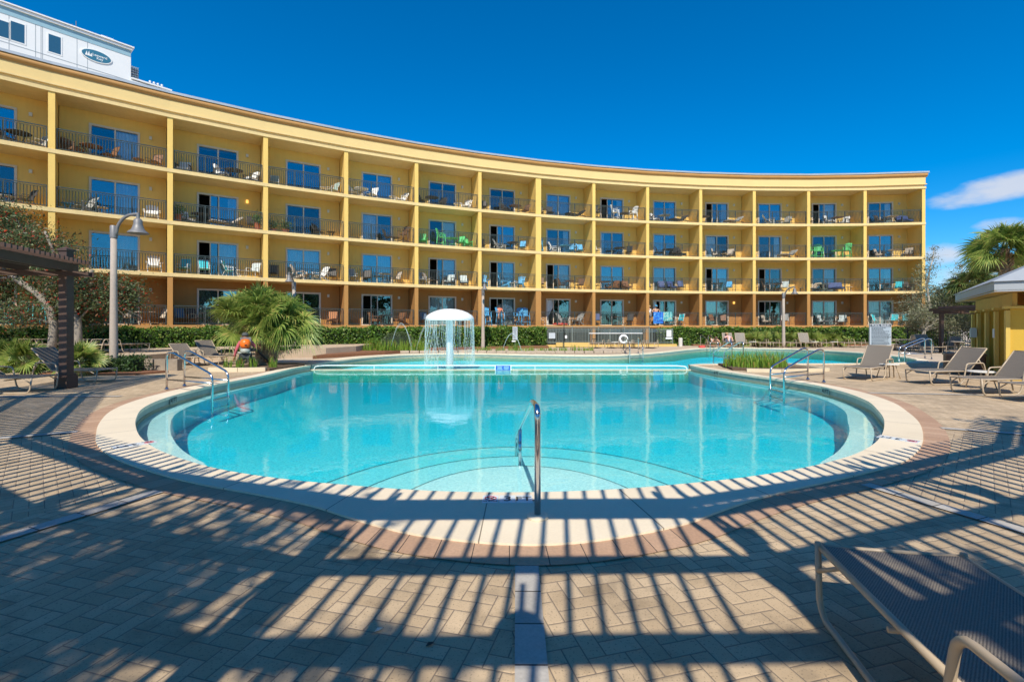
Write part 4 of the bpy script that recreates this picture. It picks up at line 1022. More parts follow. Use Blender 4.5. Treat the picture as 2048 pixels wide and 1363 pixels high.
def blades(n,cx,cy,hmin,hmax,wd=.02,lean=.35,seg=3):
    """upright grass blades rooted at cx,cy"""
    V=[]
    for k in range(n):
        x,y=cx[k],cy[k]; h=rnd.uniform(hmin,hmax); a=rnd.uniform(0,6.283); l=rnd.uniform(0,lean)*h; b=rnd.uniform(0,6.283); w_=wd*rnd.uniform(.7,1.3); px,py=math.cos(b)*w_/2,math.sin(b)*w_/2
        pr=None
        for s_ in range(seg+1):
            f=s_/seg; q=f*f*l; ww=1-f**1.5
            cur_=((x+math.cos(a)*q-px*ww,y+math.sin(a)*q-py*ww,h*f*(1-.1*f)),(x+math.cos(a)*q+px*ww,y+math.sin(a)*q+py*ww,h*f*(1-.1*f)))
            if pr: V+= [pr[0],pr[1],cur_[1],cur_[0]]
            pr=cur_
    return np.array(V)
def grass_clump(x,y,rx,ry,n,h0,h1,label,z=.05,wd=.03,group=None,cat='grass clump',name='grass_clump'):
    a=rng.random(n)*6.283; r=np.sqrt(rng.random(n)); o=link(name,np_mesh(name,blades(n,r*np.cos(a)*rx,r*np.sin(a)*ry,h0,h1,wd),4,M_grass)); o.location=(x,y,z); tag(o,label,cat,group); return o
grass_clump(8.95,17.5,1.1,.85,700,.3,.75,'dense bright green iris bed on the point between the two pools',.06,.035,cat='plant bed',name='iris_bed')
for k,(px,l) in enumerate([(738,'leftmost'),(760,'second'),(782,'third'),(806,'fourth'),(830,'fifth'),(846,'sixth')]):
    Y=27.4; grass_clump((px-1024)/F*Y,Y,.35,.3,110,.3,.95,f'{l} bright green grass clump left of the fountain in front of hedge',.1,.035,'grass clumps left of the fountain')
for k,px in enumerate((955,975,1000,1024,1040,1060,1084,1105,1128,1150,1165,1178)):
    Y=27.6 if k<6 else 27.2; grass_clump((px-1024)/F*Y,Y,.3,.2,55,.15,.6 if k in(3,9) else .4,f"low grass tuft right of the fountain, {['leftmost','second','third','fourth','fifth','sixth','seventh','eighth','ninth','tenth','eleventh','rightmost'][k]} along the stone edging",.1,.03,'grass tufts right of the fountain')
for k,(x,y) in enumerate([(-10.0,16.7),(-9.5,16.6),(-9.1,16.7),(-8.5,16.9)]): grass_clump(x,y,.14,.12,45,.2,.55,f"small grass tuft in the palm planter, {['leftmost','second from left','third from left','rightmost'][k]}",.09,.025,'grass tufts in the palm planter')

def fan_palm(loc,label,heads,trunk_r,mat,nf=34,Lf=.85,pet=.7,seed=1,boots=True,name='fan_palm',group=None,droop=.55,shag=0,avoid=None,tz=None):
    """heads: list of (dx,dy,z,scale)"""
    rr=random.Random(seed); t=thing(name,label,'palm tree',loc,0,group); V=[]; pt=MB()
    for (hx,hy,hz,sc_) in heads:
        for f_ in range(nf):
            az=rr.uniform(0,6.283); el=R(rr.choice([rr.uniform(-25,15),rr.uniform(10,50),rr.uniform(45,88)]))
            
            if avoid is not None and abs((az-avoid+math.pi)%(2*math.pi)-math.pi)<R(50) and el<R(28): az+=math.pi*.75
            d_=Vector((math.cos(az)*math.cos(el),math.sin(az)*math.cos(el),math.sin(el))); pl=pet*sc_*rr.uniform(.6,1.1)
            o=Vector((hx,hy,hz)); h=o+d_*pl+Vector((0,0,-.12*pl*pl)); pt.tube([o,o+d_*pl*.5+Vector((0,0,.03)),h],[.016,.012,.008],4,cap=False)
            side=d_.cross(Vector((0,0,1))); side=side.normalized() if side.length>.01 else Vector((1,0,0)); side=Matrix.Rotation(rr.uniform(-1.25,1.25),3,d_)@side; up=side.cross(d_)
            fwd=(d_+Vector((0,0,-.25))).normalized(); nl=32; L=Lf*sc_*rr.uniform(.8,1.1); fold=rr.uniform(.1,.45)
            for q in range(nl):
                ph=(q/(nl-1)-.5)*R(215); ld=(fwd*math.cos(ph)+side*math.sin(ph)+up*fold*abs(math.sin(ph))).normalized()
                l=L*(1-.25*abs(ph)/R(108))*rr.uniform(.85,1.08); wn=ld.cross(up).normalized(); pr=None
                dr=droop*rr.uniform(.6,1.5)
                for s_ in range(5):
                    u=s_/4; p=h+ld*l*u*(1-.12*u)+Vector((0,0,-dr*l*u**2.3)); w_=.024*sc_*(1 if s_ in(1,2) else(.45 if s_==0 else(.5 if s_==3 else .04)))
                    c=(tuple(p-wn*w_),tuple(p+wn*w_))
                    if pr: V+=[pr[0],pr[1],c[1],c[0]]
                    pr=c
    link('fronds',np_mesh('fronds',np.array(V),4,mat),t); pt.build('stalks',P('palm_stalk',(.16,.20,.06),.6),t)
    tr=MB()
    for (hx,hy,hz,sc_) in heads: tr.tube([(hx*.15,hy*.15,-.02),(hx*.5,hy*.5,hz*.5),(hx,hy,hz)] if tz is None else [(hx*.1,hy*.1,-.02),(hx*.2,hy*.2,tz*.5),(hx*.35,hy*.35,tz)],[trunk_r*1.15,trunk_r,trunk_r*.8],12)
    if boots:
        for k in range(int(60*heads[0][2])):
            (hx,hy,hz,sc_)=rr.choice(heads); z=rr.uniform(.02,hz*.95); f=z/hz; a=rr.uniform(0,6.283); c=Vector((hx*(.15+.85*f),hy*(.15+.85*f),z)) if tz is None else Vector((hx*.3*f,hy*.3*f,z*tz/hz)); ra=trunk_r
            p=c+Vector((math.cos(a)*ra*.8,math.sin(a)*ra*.8,0)); e=p+Vector((math.cos(a)*.16,math.sin(a)*.16,.17*rr.uniform(.3,1.3)))
            tr.beam(p,e,.07,.02)
    tr.build('trunk',P('palm_trunk',(.30,.19,.11),.9,var=.45,scale=14,bump=.6),t,)
    return t
fan_palm((-9.35,18.2,.05),'low bushy fan palm with shaggy trunk beside the bending gardener',[(-1.25,.3,1.55,1.05),(-.45,.2,1.85,1.12),(.40,.3,1.6,1.0),(-.4,-.1,1.45,.9)],.24,M_palm,36,1.08,.85,4,droop=.36,tz=.95,avoid=R(-125))
fan_palm((25.1,24.2,0),'tall fan palm rising behind the grey roof at right',[(0,0,5.5,1.2)],.24,M_palm,60,1.0,.8,9,droop=.3)
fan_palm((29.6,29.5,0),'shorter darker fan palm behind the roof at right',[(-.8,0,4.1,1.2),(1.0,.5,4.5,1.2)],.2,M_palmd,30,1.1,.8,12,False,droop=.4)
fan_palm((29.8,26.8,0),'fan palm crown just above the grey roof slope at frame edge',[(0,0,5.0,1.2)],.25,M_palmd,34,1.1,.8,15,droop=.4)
# palmettos (low, trunkless)
for k,(x,y,s_,l) in enumerate([(-13.6,15.0,1.0,'palmetto with bright green fans behind the left loungers, right one'),(-15.6,15.2,1.1,'palmetto behind the left loungers, left one'),(-17.2,16.3,1.2,'taller dark palmetto at far left edge')]):
    fan_palm((x,y,.05),l,[(0,0,.35,s_*.85)],.1,M_palm,22,.75,.45,30+k,False,'palmetto','palmettos by the left loungers',.2)
for k,px in enumerate((1498,1513,1532,1552,1575,1596,1622,1640,1660,1682)):
    Y=36.6; fan_palm(((px-1024)/F*Y,Y,.03),f"small pale green palmetto behind the far loungers, {['first','second','third','fourth','fifth','sixth','seventh','eighth','ninth','tenth'][k]} from left",[(0,0,.35,1.05)],.08,M_palm,14,.75,.35,50+k,False,'palmetto','palmettos before the right hedge',.15)

def tree(loc,label,trunks,clumps,nleaf,size,leaf,bark,name='tree',cat='tree',sig=.5,berries=0,group=None,aspect=.4,seed=3,limb_r=.05):
    """trunks: list of polylines with radii; clumps: list of (x,y,z,r)"""
    rr=random.Random(seed); t=thing(name,label,cat,loc,0,group); tr=MB()
    tips=[]
    for pts,r0,r1 in trunks:
        n=len(pts); tr.tube(crom([tuple(p) for p in pts],.25).tolist(),[r0+(r1-r0)*k/max(1,len(crom([tuple(p) for p in pts],.25))-1) for k in range(len(crom([tuple(p) for p in pts],.25)))],9); tips+= [Vector(p) for p in pts[1:]]
    tot=sum(c[3]**2 for c in clumps); V=[]; B=[]
    for c in clumps:
        cc=Vector(c[:3]); s_=min(tips,key=lambda p:(p-cc).length+max(0,p.z-cc.z)*1.5); mid=(s_+cc)/2+Vector((rr.uniform(-.2,.2),rr.uniform(-.2,.2),rr.uniform(0,.25)))
        tr.tube([s_,mid,cc],[limb_r,limb_r*.6,limb_r*.25],5,cap=False)
        for q in range(5):
            e=cc+Vector((rr.gauss(0,1),rr.gauss(0,1),rr.gauss(0,.7)))*c[3]*.75; tr.tube([cc,(cc+e)/2+Vector((0,0,.05)),e],[limb_r*.3,limb_r*.2,limb_r*.08],3,cap=False)
        m=int(nleaf*c[3]**2/tot); g=rng.normal(size=(m,3))*sig*c[3]*np.array([1,1,.75]); V.append(g+np.array(c[:3]))
        if berries: mb_=int(berries*c[3]**2/tot); B.append(rng.normal(size=(mb_,3))*sig*1.05*c[3]*np.array([1,1,.75])+np.array(c[:3]))
    tr.build('trunk',bark,t,True)
    link('crown',np_mesh('crown',leaves(np.concatenate(V),size,aspect),4,leaf),t)
    if berries: link('berries',np_mesh('berries',leaves(np.concatenate(B),size*.45,.95),4,M_berry),t)
    return t
# red berried tree at left; base (-18.2,18.6) on terrace
rr=random.Random(5); cl=[]
for k in range(46):
    u=rr.random(); x=-4.6+7.4*u; top=(6.0 if u<.45 else 6.0-(u-.45)*6.2); bot=(2.6 if u<.6 else 1.6)
    cl.append((x,rr.uniform(-1.0,1.2),rr.uniform(bot,top),rr.uniform(.55,.95)))
tree((-18.6,18.5,.45),'wide spreading tree with red berries above the left pergola',[([(.6,0,-.05),(.75,0,1.2),(.2,.1,2.2),(-.9,.1,3.0),(-2.2,.2,3.9)],.15,.07),([(1.5,.2,-.05),(1.6,.1,1.3),(1.3,.1,2.0),(1.7,.2,2.8),(2.1,.2,3.3)],.14,.06),([(.2,.1,2.2),(.6,.3,3.4),(.4,0,4.8)],.08,.04)],cl,76000,.105,M_yau,P('mottled_bark',(.27,.23,.185),.9,var=.5,scale=8,bump=.5),'berry_tree','tree',.5,8200,None,.35,5,.05)
# sparse grey tree at the right corner of the hotel
rr=random.Random(8); cl=[(rr.uniform(-1.7,2.0),rr.uniform(-1,1),rr.uniform(1.2,4.0),rr.uniform(.5,.9)) for k in range(26)]+[(-.6,0,5.3,.6),(-.3,.2,6.0,.45),(-.9,0,4.7,.6),(1.5,0,4.9,.5),(1.7,.2,5.5,.4),(1.3,0,4.4,.5),(-.2,0,6.6,.3)]
tree((27.6,30.8,0),'loose grey green tree at the right corner of the hotel',[([(-1.0,0,-.05),(-.9,0,1.2),(-.5,0,2.6),(-.6,.1,4.2),(-.3,0,6.0)],.13,.03),([(-.9,0,1.2),(.3,0,2.4),(1.3,0,4.0),(1.6,0,5.3)],.09,.02)],cl,15000,.12,M_olive,P('pale_bark',(.42,.37,.31)),'slender_tree','tree',.5,0,None,.3,8,.035)
# darker evergreens behind
for k,(x,y,h,w_,l) in enumerate([(40,44,4.2,2.6,'dark evergreen tree behind the picket fence, left one'),(37.5,36.5,4.2,2.6,'dark evergreen tree behind the picket fence, middle one'),(42.5,34,7.8,3.2,'large dark oak rising behind the tall palm'),(47,50,6,3.6,'dark evergreen tree behind the picket fence, farthest one')]):
    rr=random.Random(70+k); cl=[(rr.gauss(0,w_*.45),rr.gauss(0,w_*.4),h*rr.uniform(.35,1.0),rr.uniform(.8,1.3)) for q in range(20)]
    tree((x,y,0),l,[([(0,0,-.05),(.1,0,h*.4),(0,.1,h*.8)],.22,.07)],cl,9000,.2,M_oak,M_bark,'evergreen_tree','tree',.5,0,'evergreens beyond the picket fence',.5,k)
rr=random.Random(31); 
for k,(x,y) in enumerate([(30.5,33.6),(33.2,32.6),(35.6,31.2)]):
    cl=[(rr.gauss(0,.8),rr.gauss(0,.4),rr.uniform(.3,1.5),.55) for q in range(10)]
    tree((x,y,0),['leafy dark shrub before the picket fence, left one','leafy dark shrub before the picket fence, middle one','leafy dark shrub before the picket fence, right one'][k],[([(0,0,-.03),(0,0,.5),(.1,0,1.0)],.05,.03)],cl,3500,.12,M_hleaf,M_bark,'shrub','shrub',.5,0,'shrubs before the picket fence',.5,k)
# trees behind the photographer: they throw the broken shade on the paving and stand in the door glass
def shade_tree(x,y,h0,h1,w_,n,label,seed,size=.16,nc=22):
    rr=random.Random(seed); cl=[(rr.gauss(0,w_*.5),rr.gauss(0,w_*.45),rr.uniform(h0,h1),rr.uniform(.55,1.0)) for q in range(nc)]
    return tree((x,y,0),label,[([(0,0,-.05),(.1,0,h0*.6),(0,.1,(h0+h1)/2)],.2,.08)],cl,n,size,M_oak,M_bark,'shade_tree','tree',.48,0,'trees behind the pergola',.5,seed)
shade_tree(-2.9,-4.2,5.0,7.4,1.9,6800,'leafy tree behind the pergola, left of centre',91,.17,24)
shade_tree(-5.8,-5.0,4.8,7.0,1.9,5600,'leafy tree behind the pergola, far left',92,.17,18)
shade_tree(2.35,-4.3,4.8,6.8,1.0,6500,'leafy tree behind the pergola, right of centre',93,.17,15)
shade_tree(9.3,1.3,4.2,6.2,1.2,8000,'leafy tree behind the pergola, far right',94,.17,12)
base=shade_tree(-14,-26,3.0,9.5,4.5,9000,'large oak in the row far behind the pergola, leftmost',95,.45,40)
for k,(x,y,s_) in enumerate([(-30,-22,1.0),(-2,-28,1.05),(9,-25,.95),(21,-27,1.1),(34,-24,1.0),(46,-20,1.1)]):
    o=copy_tree(base); o.location=(x,y,0); o.scale=(s_,s_,s_); o.rotation_euler=(0,0,k*1.3)
    tag(o,'large oak in the row far behind the pergola, '+['farthest left','third','fourth','fifth','sixth','rightmost'][k],'tree','trees behind the pergola')
# ------------------------------------------------------------ pergola (polygonal, over the camera and round the left)
pg=thing('curved_pergola','dark stained timber pergola curving round the near side of the pool','pergola',(0,0,0))
TIPS=[((-10.85,12.25),88),((-9.7,8.2),72),((-6.6,4.02),22),((-3.70,2.33),9),((-1.32,1.52),5),((1.28,1.56),0),((3.70,2.46),-8),((6.03,3.55),-13),((7.75,5.1),-36)]
segdir=[(86,84),(72,60),(22,14),(13,9),(5.6,5.6),(-4,-5),(-9,-12),(-33,-34)]
NS=8
ZB=2.92; 
T=[Vector(p) for p,_ in TIPS]
def perp(i):
    d_=(T[i+1]-T[i]).normalized(); return Vector((d_.y,-d_.x))   # away from the pool
segn=[perp(i) for i in range(NS)]
def node(i,o):
    """tip polyline offset by o away from the pool, mitred"""
    if i==0: return T[0]+segn[0]*o
    if i==NS: return T[NS]+segn[NS-1]*o
    m=(segn[i-1]+segn[i]).normalized(); return T[i]+m*(o/max(.5,m.dot(segn[i])))
for i in range(NS):
    for o,w_,dbl in((.40,.045,True),(1.32,.045,False),(2.12,.045,False)):
        for q in((-.11,.11) if dbl else (0,)):
            a=node(i,o+q); b=node(i+1,o+q); MB().beam((a.x,a.y,ZB+.10),(b.x,b.y,ZB+.10),.04 if dbl else .05,.20).build('beam',M_wood,pg)
    L=(T[i+1]-T[i]).length; n=int(L/.165); sm=MB()
    for k in range(n):
        f=(k+.5)/n; p=T[i].lerp(T[i+1],f); a=R(segdir[i][0]+(segdir[i][1]-segdir[i][0])*f); d_=Vector((math.sin(a),math.cos(a)))
        ln=2.62/max(.6,abs(d_.dot(segn[i]))); e=p-d_*ln
        sm.beam((p.x,p.y,ZB+.247),(e.x,e.y,ZB+.247),.038,.09)
    sm.build('roof_slats',M_wood,pg)
for i in range(NS+1):
    for o in((.40,) if i==0 else (1.32,)):
        p=node(i,o) if i!=0 else T[0]+segn[0]*o+(T[1]-T[0]).normalized()*.25
        if o>1 and i in(0,): pass
        po=MB().box((p.x,p.y,1.72),(.20,.20,3.42)).build('post',M_wood,pg)
        MB().box((p.x,p.y,.16),(.31,.31,.30)).box((p.x,p.y,.34),(.26,.26,.06)).build('post_base',M_wood,po)
        cp=MB().box((p.x,p.y,3.45),(.25,.25,.05)); cp.add([(p.x-.12,p.y-.12,3.475),(p.x+.12,p.y-.12,3.475),(p.x+.12,p.y+.12,3.475),(p.x-.12,p.y+.12,3.475),(p.x,p.y,3.54)],[(0,1,4),(1,2,4),(2,3,4),(3,0,4)]); cp.build('post_cap',M_wood,po)
    a=node(i,-.12); b=node(i,2.6)
    if i==0: a+= (T[1]-T[0]).normalized()*.25; b+=(T[1]-T[0]).normalized()*.25
    t_=(b-a).normalized(); s_=Vector((-t_.y,t_.x))*.12
    for q in(-1,1):
        MB().beam((a.x+s_.x*q,a.y+s_.y*q,ZB-.06),(b.x+s_.x*q,b.y+s_.y*q,ZB-.06),.04,.115).build('outrigger',M_wood,pg)
# pendant lamp hung from the middle beam, only its shadow shows
t=thing('pendant_lamp','bell shaped pendant lamp hanging under the pergola over the camera','lamp',(-.10,.06,0))
MB().tube([(0,0,ZB+.02),(0,0,2.62)],.018,8).build('rod',M_lampg,t); MB().lathe([(.03,2.64),(.05,2.60),(.09,2.58),(.13,2.52),(.15,2.44),(.14,2.44),(.10,2.52),(.03,2.57)],n=20,cap=False).build('lamp_shade',M_lampg,t,True)

# ------------------------------------------------------------ pool ladders and rails
def ladder(b1,b2,f1,f2,label,zt=.9,zs=.45,r=.024,steps=True,brace=True,low=-.42):
    t=thing('pool_ladder',label,'pool ladder',(b1[0],b1[1],0)); o=Vector((b1[0],b1[1],0))
    for b,f in((b1,f1),(b2,f2)):
        B=Vector((b[0],b[1],0))-o; Fv=Vector((f[0],f[1],0))-o; d_=(Fv-B)
        MB().tube(bend([B,B+Vector((0,0,zt))+d_*.0,B+d_*.14+Vector((0,0,zt+.02)),Fv+Vector((0,0,zs)),Fv+Vector((0,0,low))],.16,6),r,12).build('handrail',M_steel,t,True)
        MB().lathe([(r*2.2,.026),(r*2.2,.035),(r*1.2,.06)],tuple(B),14).build('base_flange',M_steel,t)
        if brace: MB().tube([B+Vector((0,0,.26)),Fv+Vector((0,0,.26))],r*.8,10).build('brace',M_steel,t,True)
    if steps:
        for z in(-.14,-.34):
            a=Vector((f1[0],f1[1],z))-o; b=Vector((f2[0],f2[1],z))-o; MB().beam(a,b,.09,.03).build('tread',M_steel,t)
ladder((-8.36,11.5),(-8.38,12.15),(-6.78,10.75),(-6.78,11.35),'bright steel pool ladder on the left side of the main pool')
ladder((8.50,12.95),(8.50,13.65),(6.90,12.05),(6.92,12.72),'bright steel pool ladder on the right side of the main pool')
ladder((6.45,26.9),(7.2,27.1),(6.25,25.2),(7.0,25.4),'darker steel ladder at the far edge near the white life ring')
ladder((13.9,35.0),(14.5,35.1),(13.6,32.6),(14.15,32.6),'steel ladder at the far end of the right pool beside sunbathers')
ladder((8.75,18.9),(9.25,19.0),(8.65,20.4),(9.15,20.5),'steel ladder rising behind the green iris bed')
ladder((19.7,22.3),(20.0,23.0),(18.2,22.0),(18.5,22.7),'curved steel rail at the right end of the far pool',.95,.55)
# centre hand rail
t=thing('centre_handrail','single steel handrail standing on the near pool edge by the entry steps','handrail',(.204,3.795,0)); o=Vector((.204,3.795,0))
q=[Vector(p)-o for p in((.204,3.795,0),(.204,3.795,.90),(.18,4.2,.885),(.10,6.26,.20),(.07,7.12,-.07),(.065,7.2,-.50))]
MB().tube(bend(q,.10,7),.0255,16).build('rail',M_steel,t,True)
MB().tube([Vector((.105,6.24,.2))-o,Vector((.105,6.24,-.42))-o],.023,12).build('support_post',M_steel,t,True)
MB().lathe([(.085,.026),(.085,.04),(.06,.05),(.03,.052)],n=20).build('base_plate',P('plate_cream',(.72,.62,.46),.5),t)
# white barrier rail on the weir
t=thing('barrier_rail','long low white rail along the weir between the two pools','barrier',(0,18.6,0))
MB().tube(bend([(-7.75,0,-.32),(-7.75,0,-.02),(-7.35,0,.015),(6.45,0,.0),(6.85,0,-.03),(6.85,0,-.32)],.22,6),.021,12).build('rail',M_white,t,True)
for x in(-5.4,-2.9,-.33,.9,4.5): MB().tube([(x,0,-.25),(x,0,0)],.012,8).build('post',M_white,t)
sgn=thing('depth_warning_sign','small blue sign with white border hanging on the white weir rail','sign',(-.35,18.555,-.07))
MB().box((0,0,0),(.64,.02,.21)).build('board',M_white,sgn); MB().box((0,-.012,0),(.58,.006,.17)).build('blue_face',P('sign_blue',(.01,.11,.45),.4),sgn)
tx=MB()
for r_,(w1) in enumerate(((.20,.19),(.17,.22),(.21,.16))):
    for sx,w_ in((-1,w1[0]),(1,w1[1])): tx.box((sx*.13,-.017,.045-.045*r_),(w_,.003,.018))
tx.build('text_lines',P('pale_blue_text',(.35,.65,.85),.5),sgn)

# ------------------------------------------------------------ depth markings
M_mt=P('marker_tile',(.66,.70,.72),.35); M_ink=P('marker_ink',(.02,.03,.04),.5); M_red=P('marker_red',(.55,.03,.05),.5)
def marker(x,y,rz,label,wall_=False,txt='3 FT.',no_dive=True):
    t=thing('depth_marker',label,'depth marker',(x,y,.0),R(rz))
    z=.027
    for k,(cx) in enumerate((-.15,0,.15)):
        if k==0 and not no_dive: continue
        MB().box((cx,0,z),(.142,.18,.004)).build('tile',M_mt,t)
    if no_dive:
        c=MB(); n=16
        for k in range(8):
            a,b=R(22.5+45*k),R(67.5+45*k); c.beam((-.15+.052*math.cos(a),.015+.045*math.sin(a),z+.004),(-.15+.052*math.cos(b),.015+.045*math.sin(b),z+.004),.008,.003)
        c.beam((-.187,.045,z+.004),(-.113,-.015,z+.004),.008,.003); c.build('no_diving_symbol',M_red,t)
        s_=MB().beam((-.175,.012,z+.006),(-.13,.022,z+.006),.012,.002).lathe([(.009,0),(.009,.002)],(-.125,.028,z+.005),8); s_.build('diver_figure',M_ink,t)
        text('lettering','NO DIVING',.024,M_ink,t,(-.15,-.052,z+.003),(0,0,0),ext=.001)
    text('lettering',txt.split()[0],.16,M_ink,t,(0,0,z+.003),(0,0,0),ext=.001); text('lettering',txt.split()[1],.135,M_ink,t,(.155,0,z+.003),(0,0,0),ext=.001)
marker(-.04,4.19,0,'no diving 3 ft depth marker on the near coping by the handrail')
marker(-4.86,6.12,-125,'no diving 3 ft depth marker on the left coping')
marker(5.22,6.42,128,'no diving 3 ft depth marker on the right coping')
def wmark(px,py,I,off_,label,s='4 FT',sz=.11):
    k=np.argmin([abs((p[0])/(p[1])-(px-1024)/F)+ (0 if (p[1]<18) else 9) for p in I]); p=I[k]; t=(I[k+1]-I[k-1]); 
    o=thing('wall_depth_marker',label,'depth marker',(p[0]-off_[k][0]*.0,p[1]-off_[k][1]*.0,-.09),math.atan2(t[1],t[0])+math.pi)
    MB().box((0,-.012,0),(.36,.012,.13)).build('tile',M_mt,o); text('lettering',s,sz,M_ink,o,(0,-.02,0),(R(90),0,0),ext=.001)
def near_in(x,y): return int(np.argmin(np.hypot(inA[:,0]-x,inA[:,1]-y)))
for (x,y,l,s) in((-7.45,10.5,'4 ft depth marker on the pool wall below the left ladder','4 FT'),(7.9,11.9,'4 ft depth marker on the pool wall below the right ladder','4 FT'),(7.12,16.5,'4 ft depth marker on the wall at the far right corner','4 FT')):
    k=near_in(x,y); tv=inA[k+1]-inA[k-1]; a=math.atan2(tv[1],tv[0])+math.pi; p=inA[k]; o=thing('wall_depth_marker',l,'depth marker',(p[0],p[1],-.085),a,'4 ft markers on the pool wall')
    MB().box((0,.0,0),(.31,.010,.13)).build('tile',M_tile,o); text('lettering',s,.15,M_ink,o,(0,-.013,0),(R(90),0,0),ext=.001)

# ------------------------------------------------------------ mushroom fountain
fx,fy=(899.5-1024)/F*20.8,20.8
t=thing('mushroom_fountain','white mushroom shaped water fountain with curtain of falling water','fountain',(fx,fy,0))
MB().lathe([(.16,-.6),(.145,1.75),(.15,1.9)],n=28).build('column',P('fountain_white',(.82,.84,.84),.3,var=.03),t,True)
MB().lathe([(.12,1.86),(.95,1.80),(1.05,1.80),(1.06,1.84),(1.05,1.93),(.98,2.02),(.80,2.14),(.55,2.24),(.28,2.30),(.02,2.315)],n=48,cap=False).build('canopy',MATS['fountain_white'],t,60)
m,nt_,ot=nodes_of('falling_water'); tr_=N(nt_,'ShaderNodeBsdfTransparent'); tr_.inputs[0].default_value=(.9,.97,.97,1); g_=N(nt_,'ShaderNodeBsdfPrincipled'); g_.inputs['Base Color'].default_value=(.75,.85,.85,1); g_.inputs['Roughness'].default_value=.1
mx_=N(nt_,'ShaderNodeMixShader'); mx_.inputs[0].default_value=.34; nt_.links.new(tr_.outputs[0],mx_.inputs[1]); nt_.links.new(g_.outputs[0],mx_.inputs[2]); nt_.links.new(mx_.outputs[0],ot.inputs[0]); M_fall=m
wt=MB(); rr=random.Random(2)
for k in range(150):
    a=rr.uniform(0,6.283); z=1.81; r=1.05; ph=rr.uniform(0,6); L=[]; rad=[]; broken=rr.uniform(.7,1.5)
    zs=1.81
    while zs>-.2:
        f=(1.81-zs); L.append((math.cos(a+.03*math.sin(zs*7+ph)*f)*(r+.03*math.sin(zs*9+ph)*f+rr.uniform(-.006,.006)),math.sin(a+.03*math.sin(zs*7+ph)*f)*(r+.03*math.cos(zs*8+ph)*f),zs)); rad.append(max(.0015,(.004+.005*rr.random())*(1 if f<broken*.5 else abs(math.sin(zs*23+ph*3))**1.5))); zs-=.035
    wt.tube(L,rad,4,cap=False)
for k in range(260):
    a=rr.uniform(0,6.283); r_=1.05+rr.gauss(0,.10); z=rr.uniform(-.19,.1) if k%2 else rr.uniform(.1,1.6); s_=rr.uniform(.004,.011); wt.lathe([(.0005,-s_*1.6),(s_,0),(.0005,s_*1.4)],(r_*math.cos(a),r_*math.sin(a),z),5)
wt.build('water_curtain',M_fall,t)
for k,(x,y,dx,h,l) in enumerate([(-7.0,27.3,1.3,1.55,'left'),(-4.2,27.5,-1.3,1.5,'middle'),(-.55,27.0,1.1,1.0,'right')]):
    j=MB()
    for s_ in range(3):
        pts=[(dx*u,-.15*u*s_,.1+4*h*u*(1-u)*(1+.03*s_)) for u in [q/22 for q in range(23)]]; j.tube(pts,[.003+.007*abs(math.sin(q*1.7+s_)) for q in range(23)],4,cap=False)
    o=j.build('water_jet',M_fall,None); o.location=(x,y,0); tag(o,f'thin arching water jet behind the splash pool, {l} one of three','water jet',None); o['group']='arching water jets'
    if 'kind' in o: del o['kind']

# ------------------------------------------------------------ lamp posts
def lamp_post(x,y,h,label,z=0,rz=0,arms=(1,),group='grey lamp posts',hs_=1.0):
    t=thing('lamp_post',label,'lamp post',(x,y,z),rz,group)
    MB().lathe([(.125,-.02),(.12,.3),(.095,h*.6),(.085,h-.35)],n=20).build('pole',M_pole,t,True)
    MB().lathe([(.105,h-.40),(.105,h-.02),(.09,h),(.03,h+.01)],n=20).build('collar',M_lampg,t,40)
    for s_ in arms:
        a=MB(); pts=[(s_*.08,0,h-.33),(s_*.12,0,h-.05),(s_*.28,0,h+.20),(s_*.50,0,h+.34),(s_*.80,0,h+.38)]; a.tube(crom(pts,.06).tolist(),.05,8); arm=a.build('arm',M_lampg,t,True)
        b=MB(); c=(s_*.80,0,h+.38); b.lathe([(r_*hs_,z_*hs_) for r_,z_ in((.045,.04),(.05,-.14),(.09,-.16),(.125,-.22),(.125,-.33),(.18,-.51),(.28,-.60),(.30,-.64),(.28,-.64),(.17,-.54),(.05,-.48))],c,24,cap=False); b.build('lamp_head',M_lampg,t,50)
X,_=AT(228,432,15.6); lamp_post(-13.08,15.6,4.85,'tall grey lamp post with bell lamp in front of the left hedge')
lamp_post((588-1024)/F*25.2,25.2,3.9,'lamp post half hidden behind the low bushy palm',0,R(-82),hs_=.7)
lamp_post((966-1024)/F*31.0,31.0,3.95,'lamp post between the mushroom fountain and the grey notice',0,R(-80),hs_=.7)
lamp_post((1567-1024)/F*34.9,34.9,4.0,'lamp post standing among the far right loungers',0,R(-60),hs_=.8)
# foot light
o=MB().box((0,0,.09),(.26,.16,.14)).box((.05,-.02,.2),(.12,.1,.1)).build('ground_spotlight',P('spot_grey',(.6,.6,.58),.5),None); o.location=(-13.5,15.35,0); tag(o,'small white box light at the foot of the left lamp post','light')

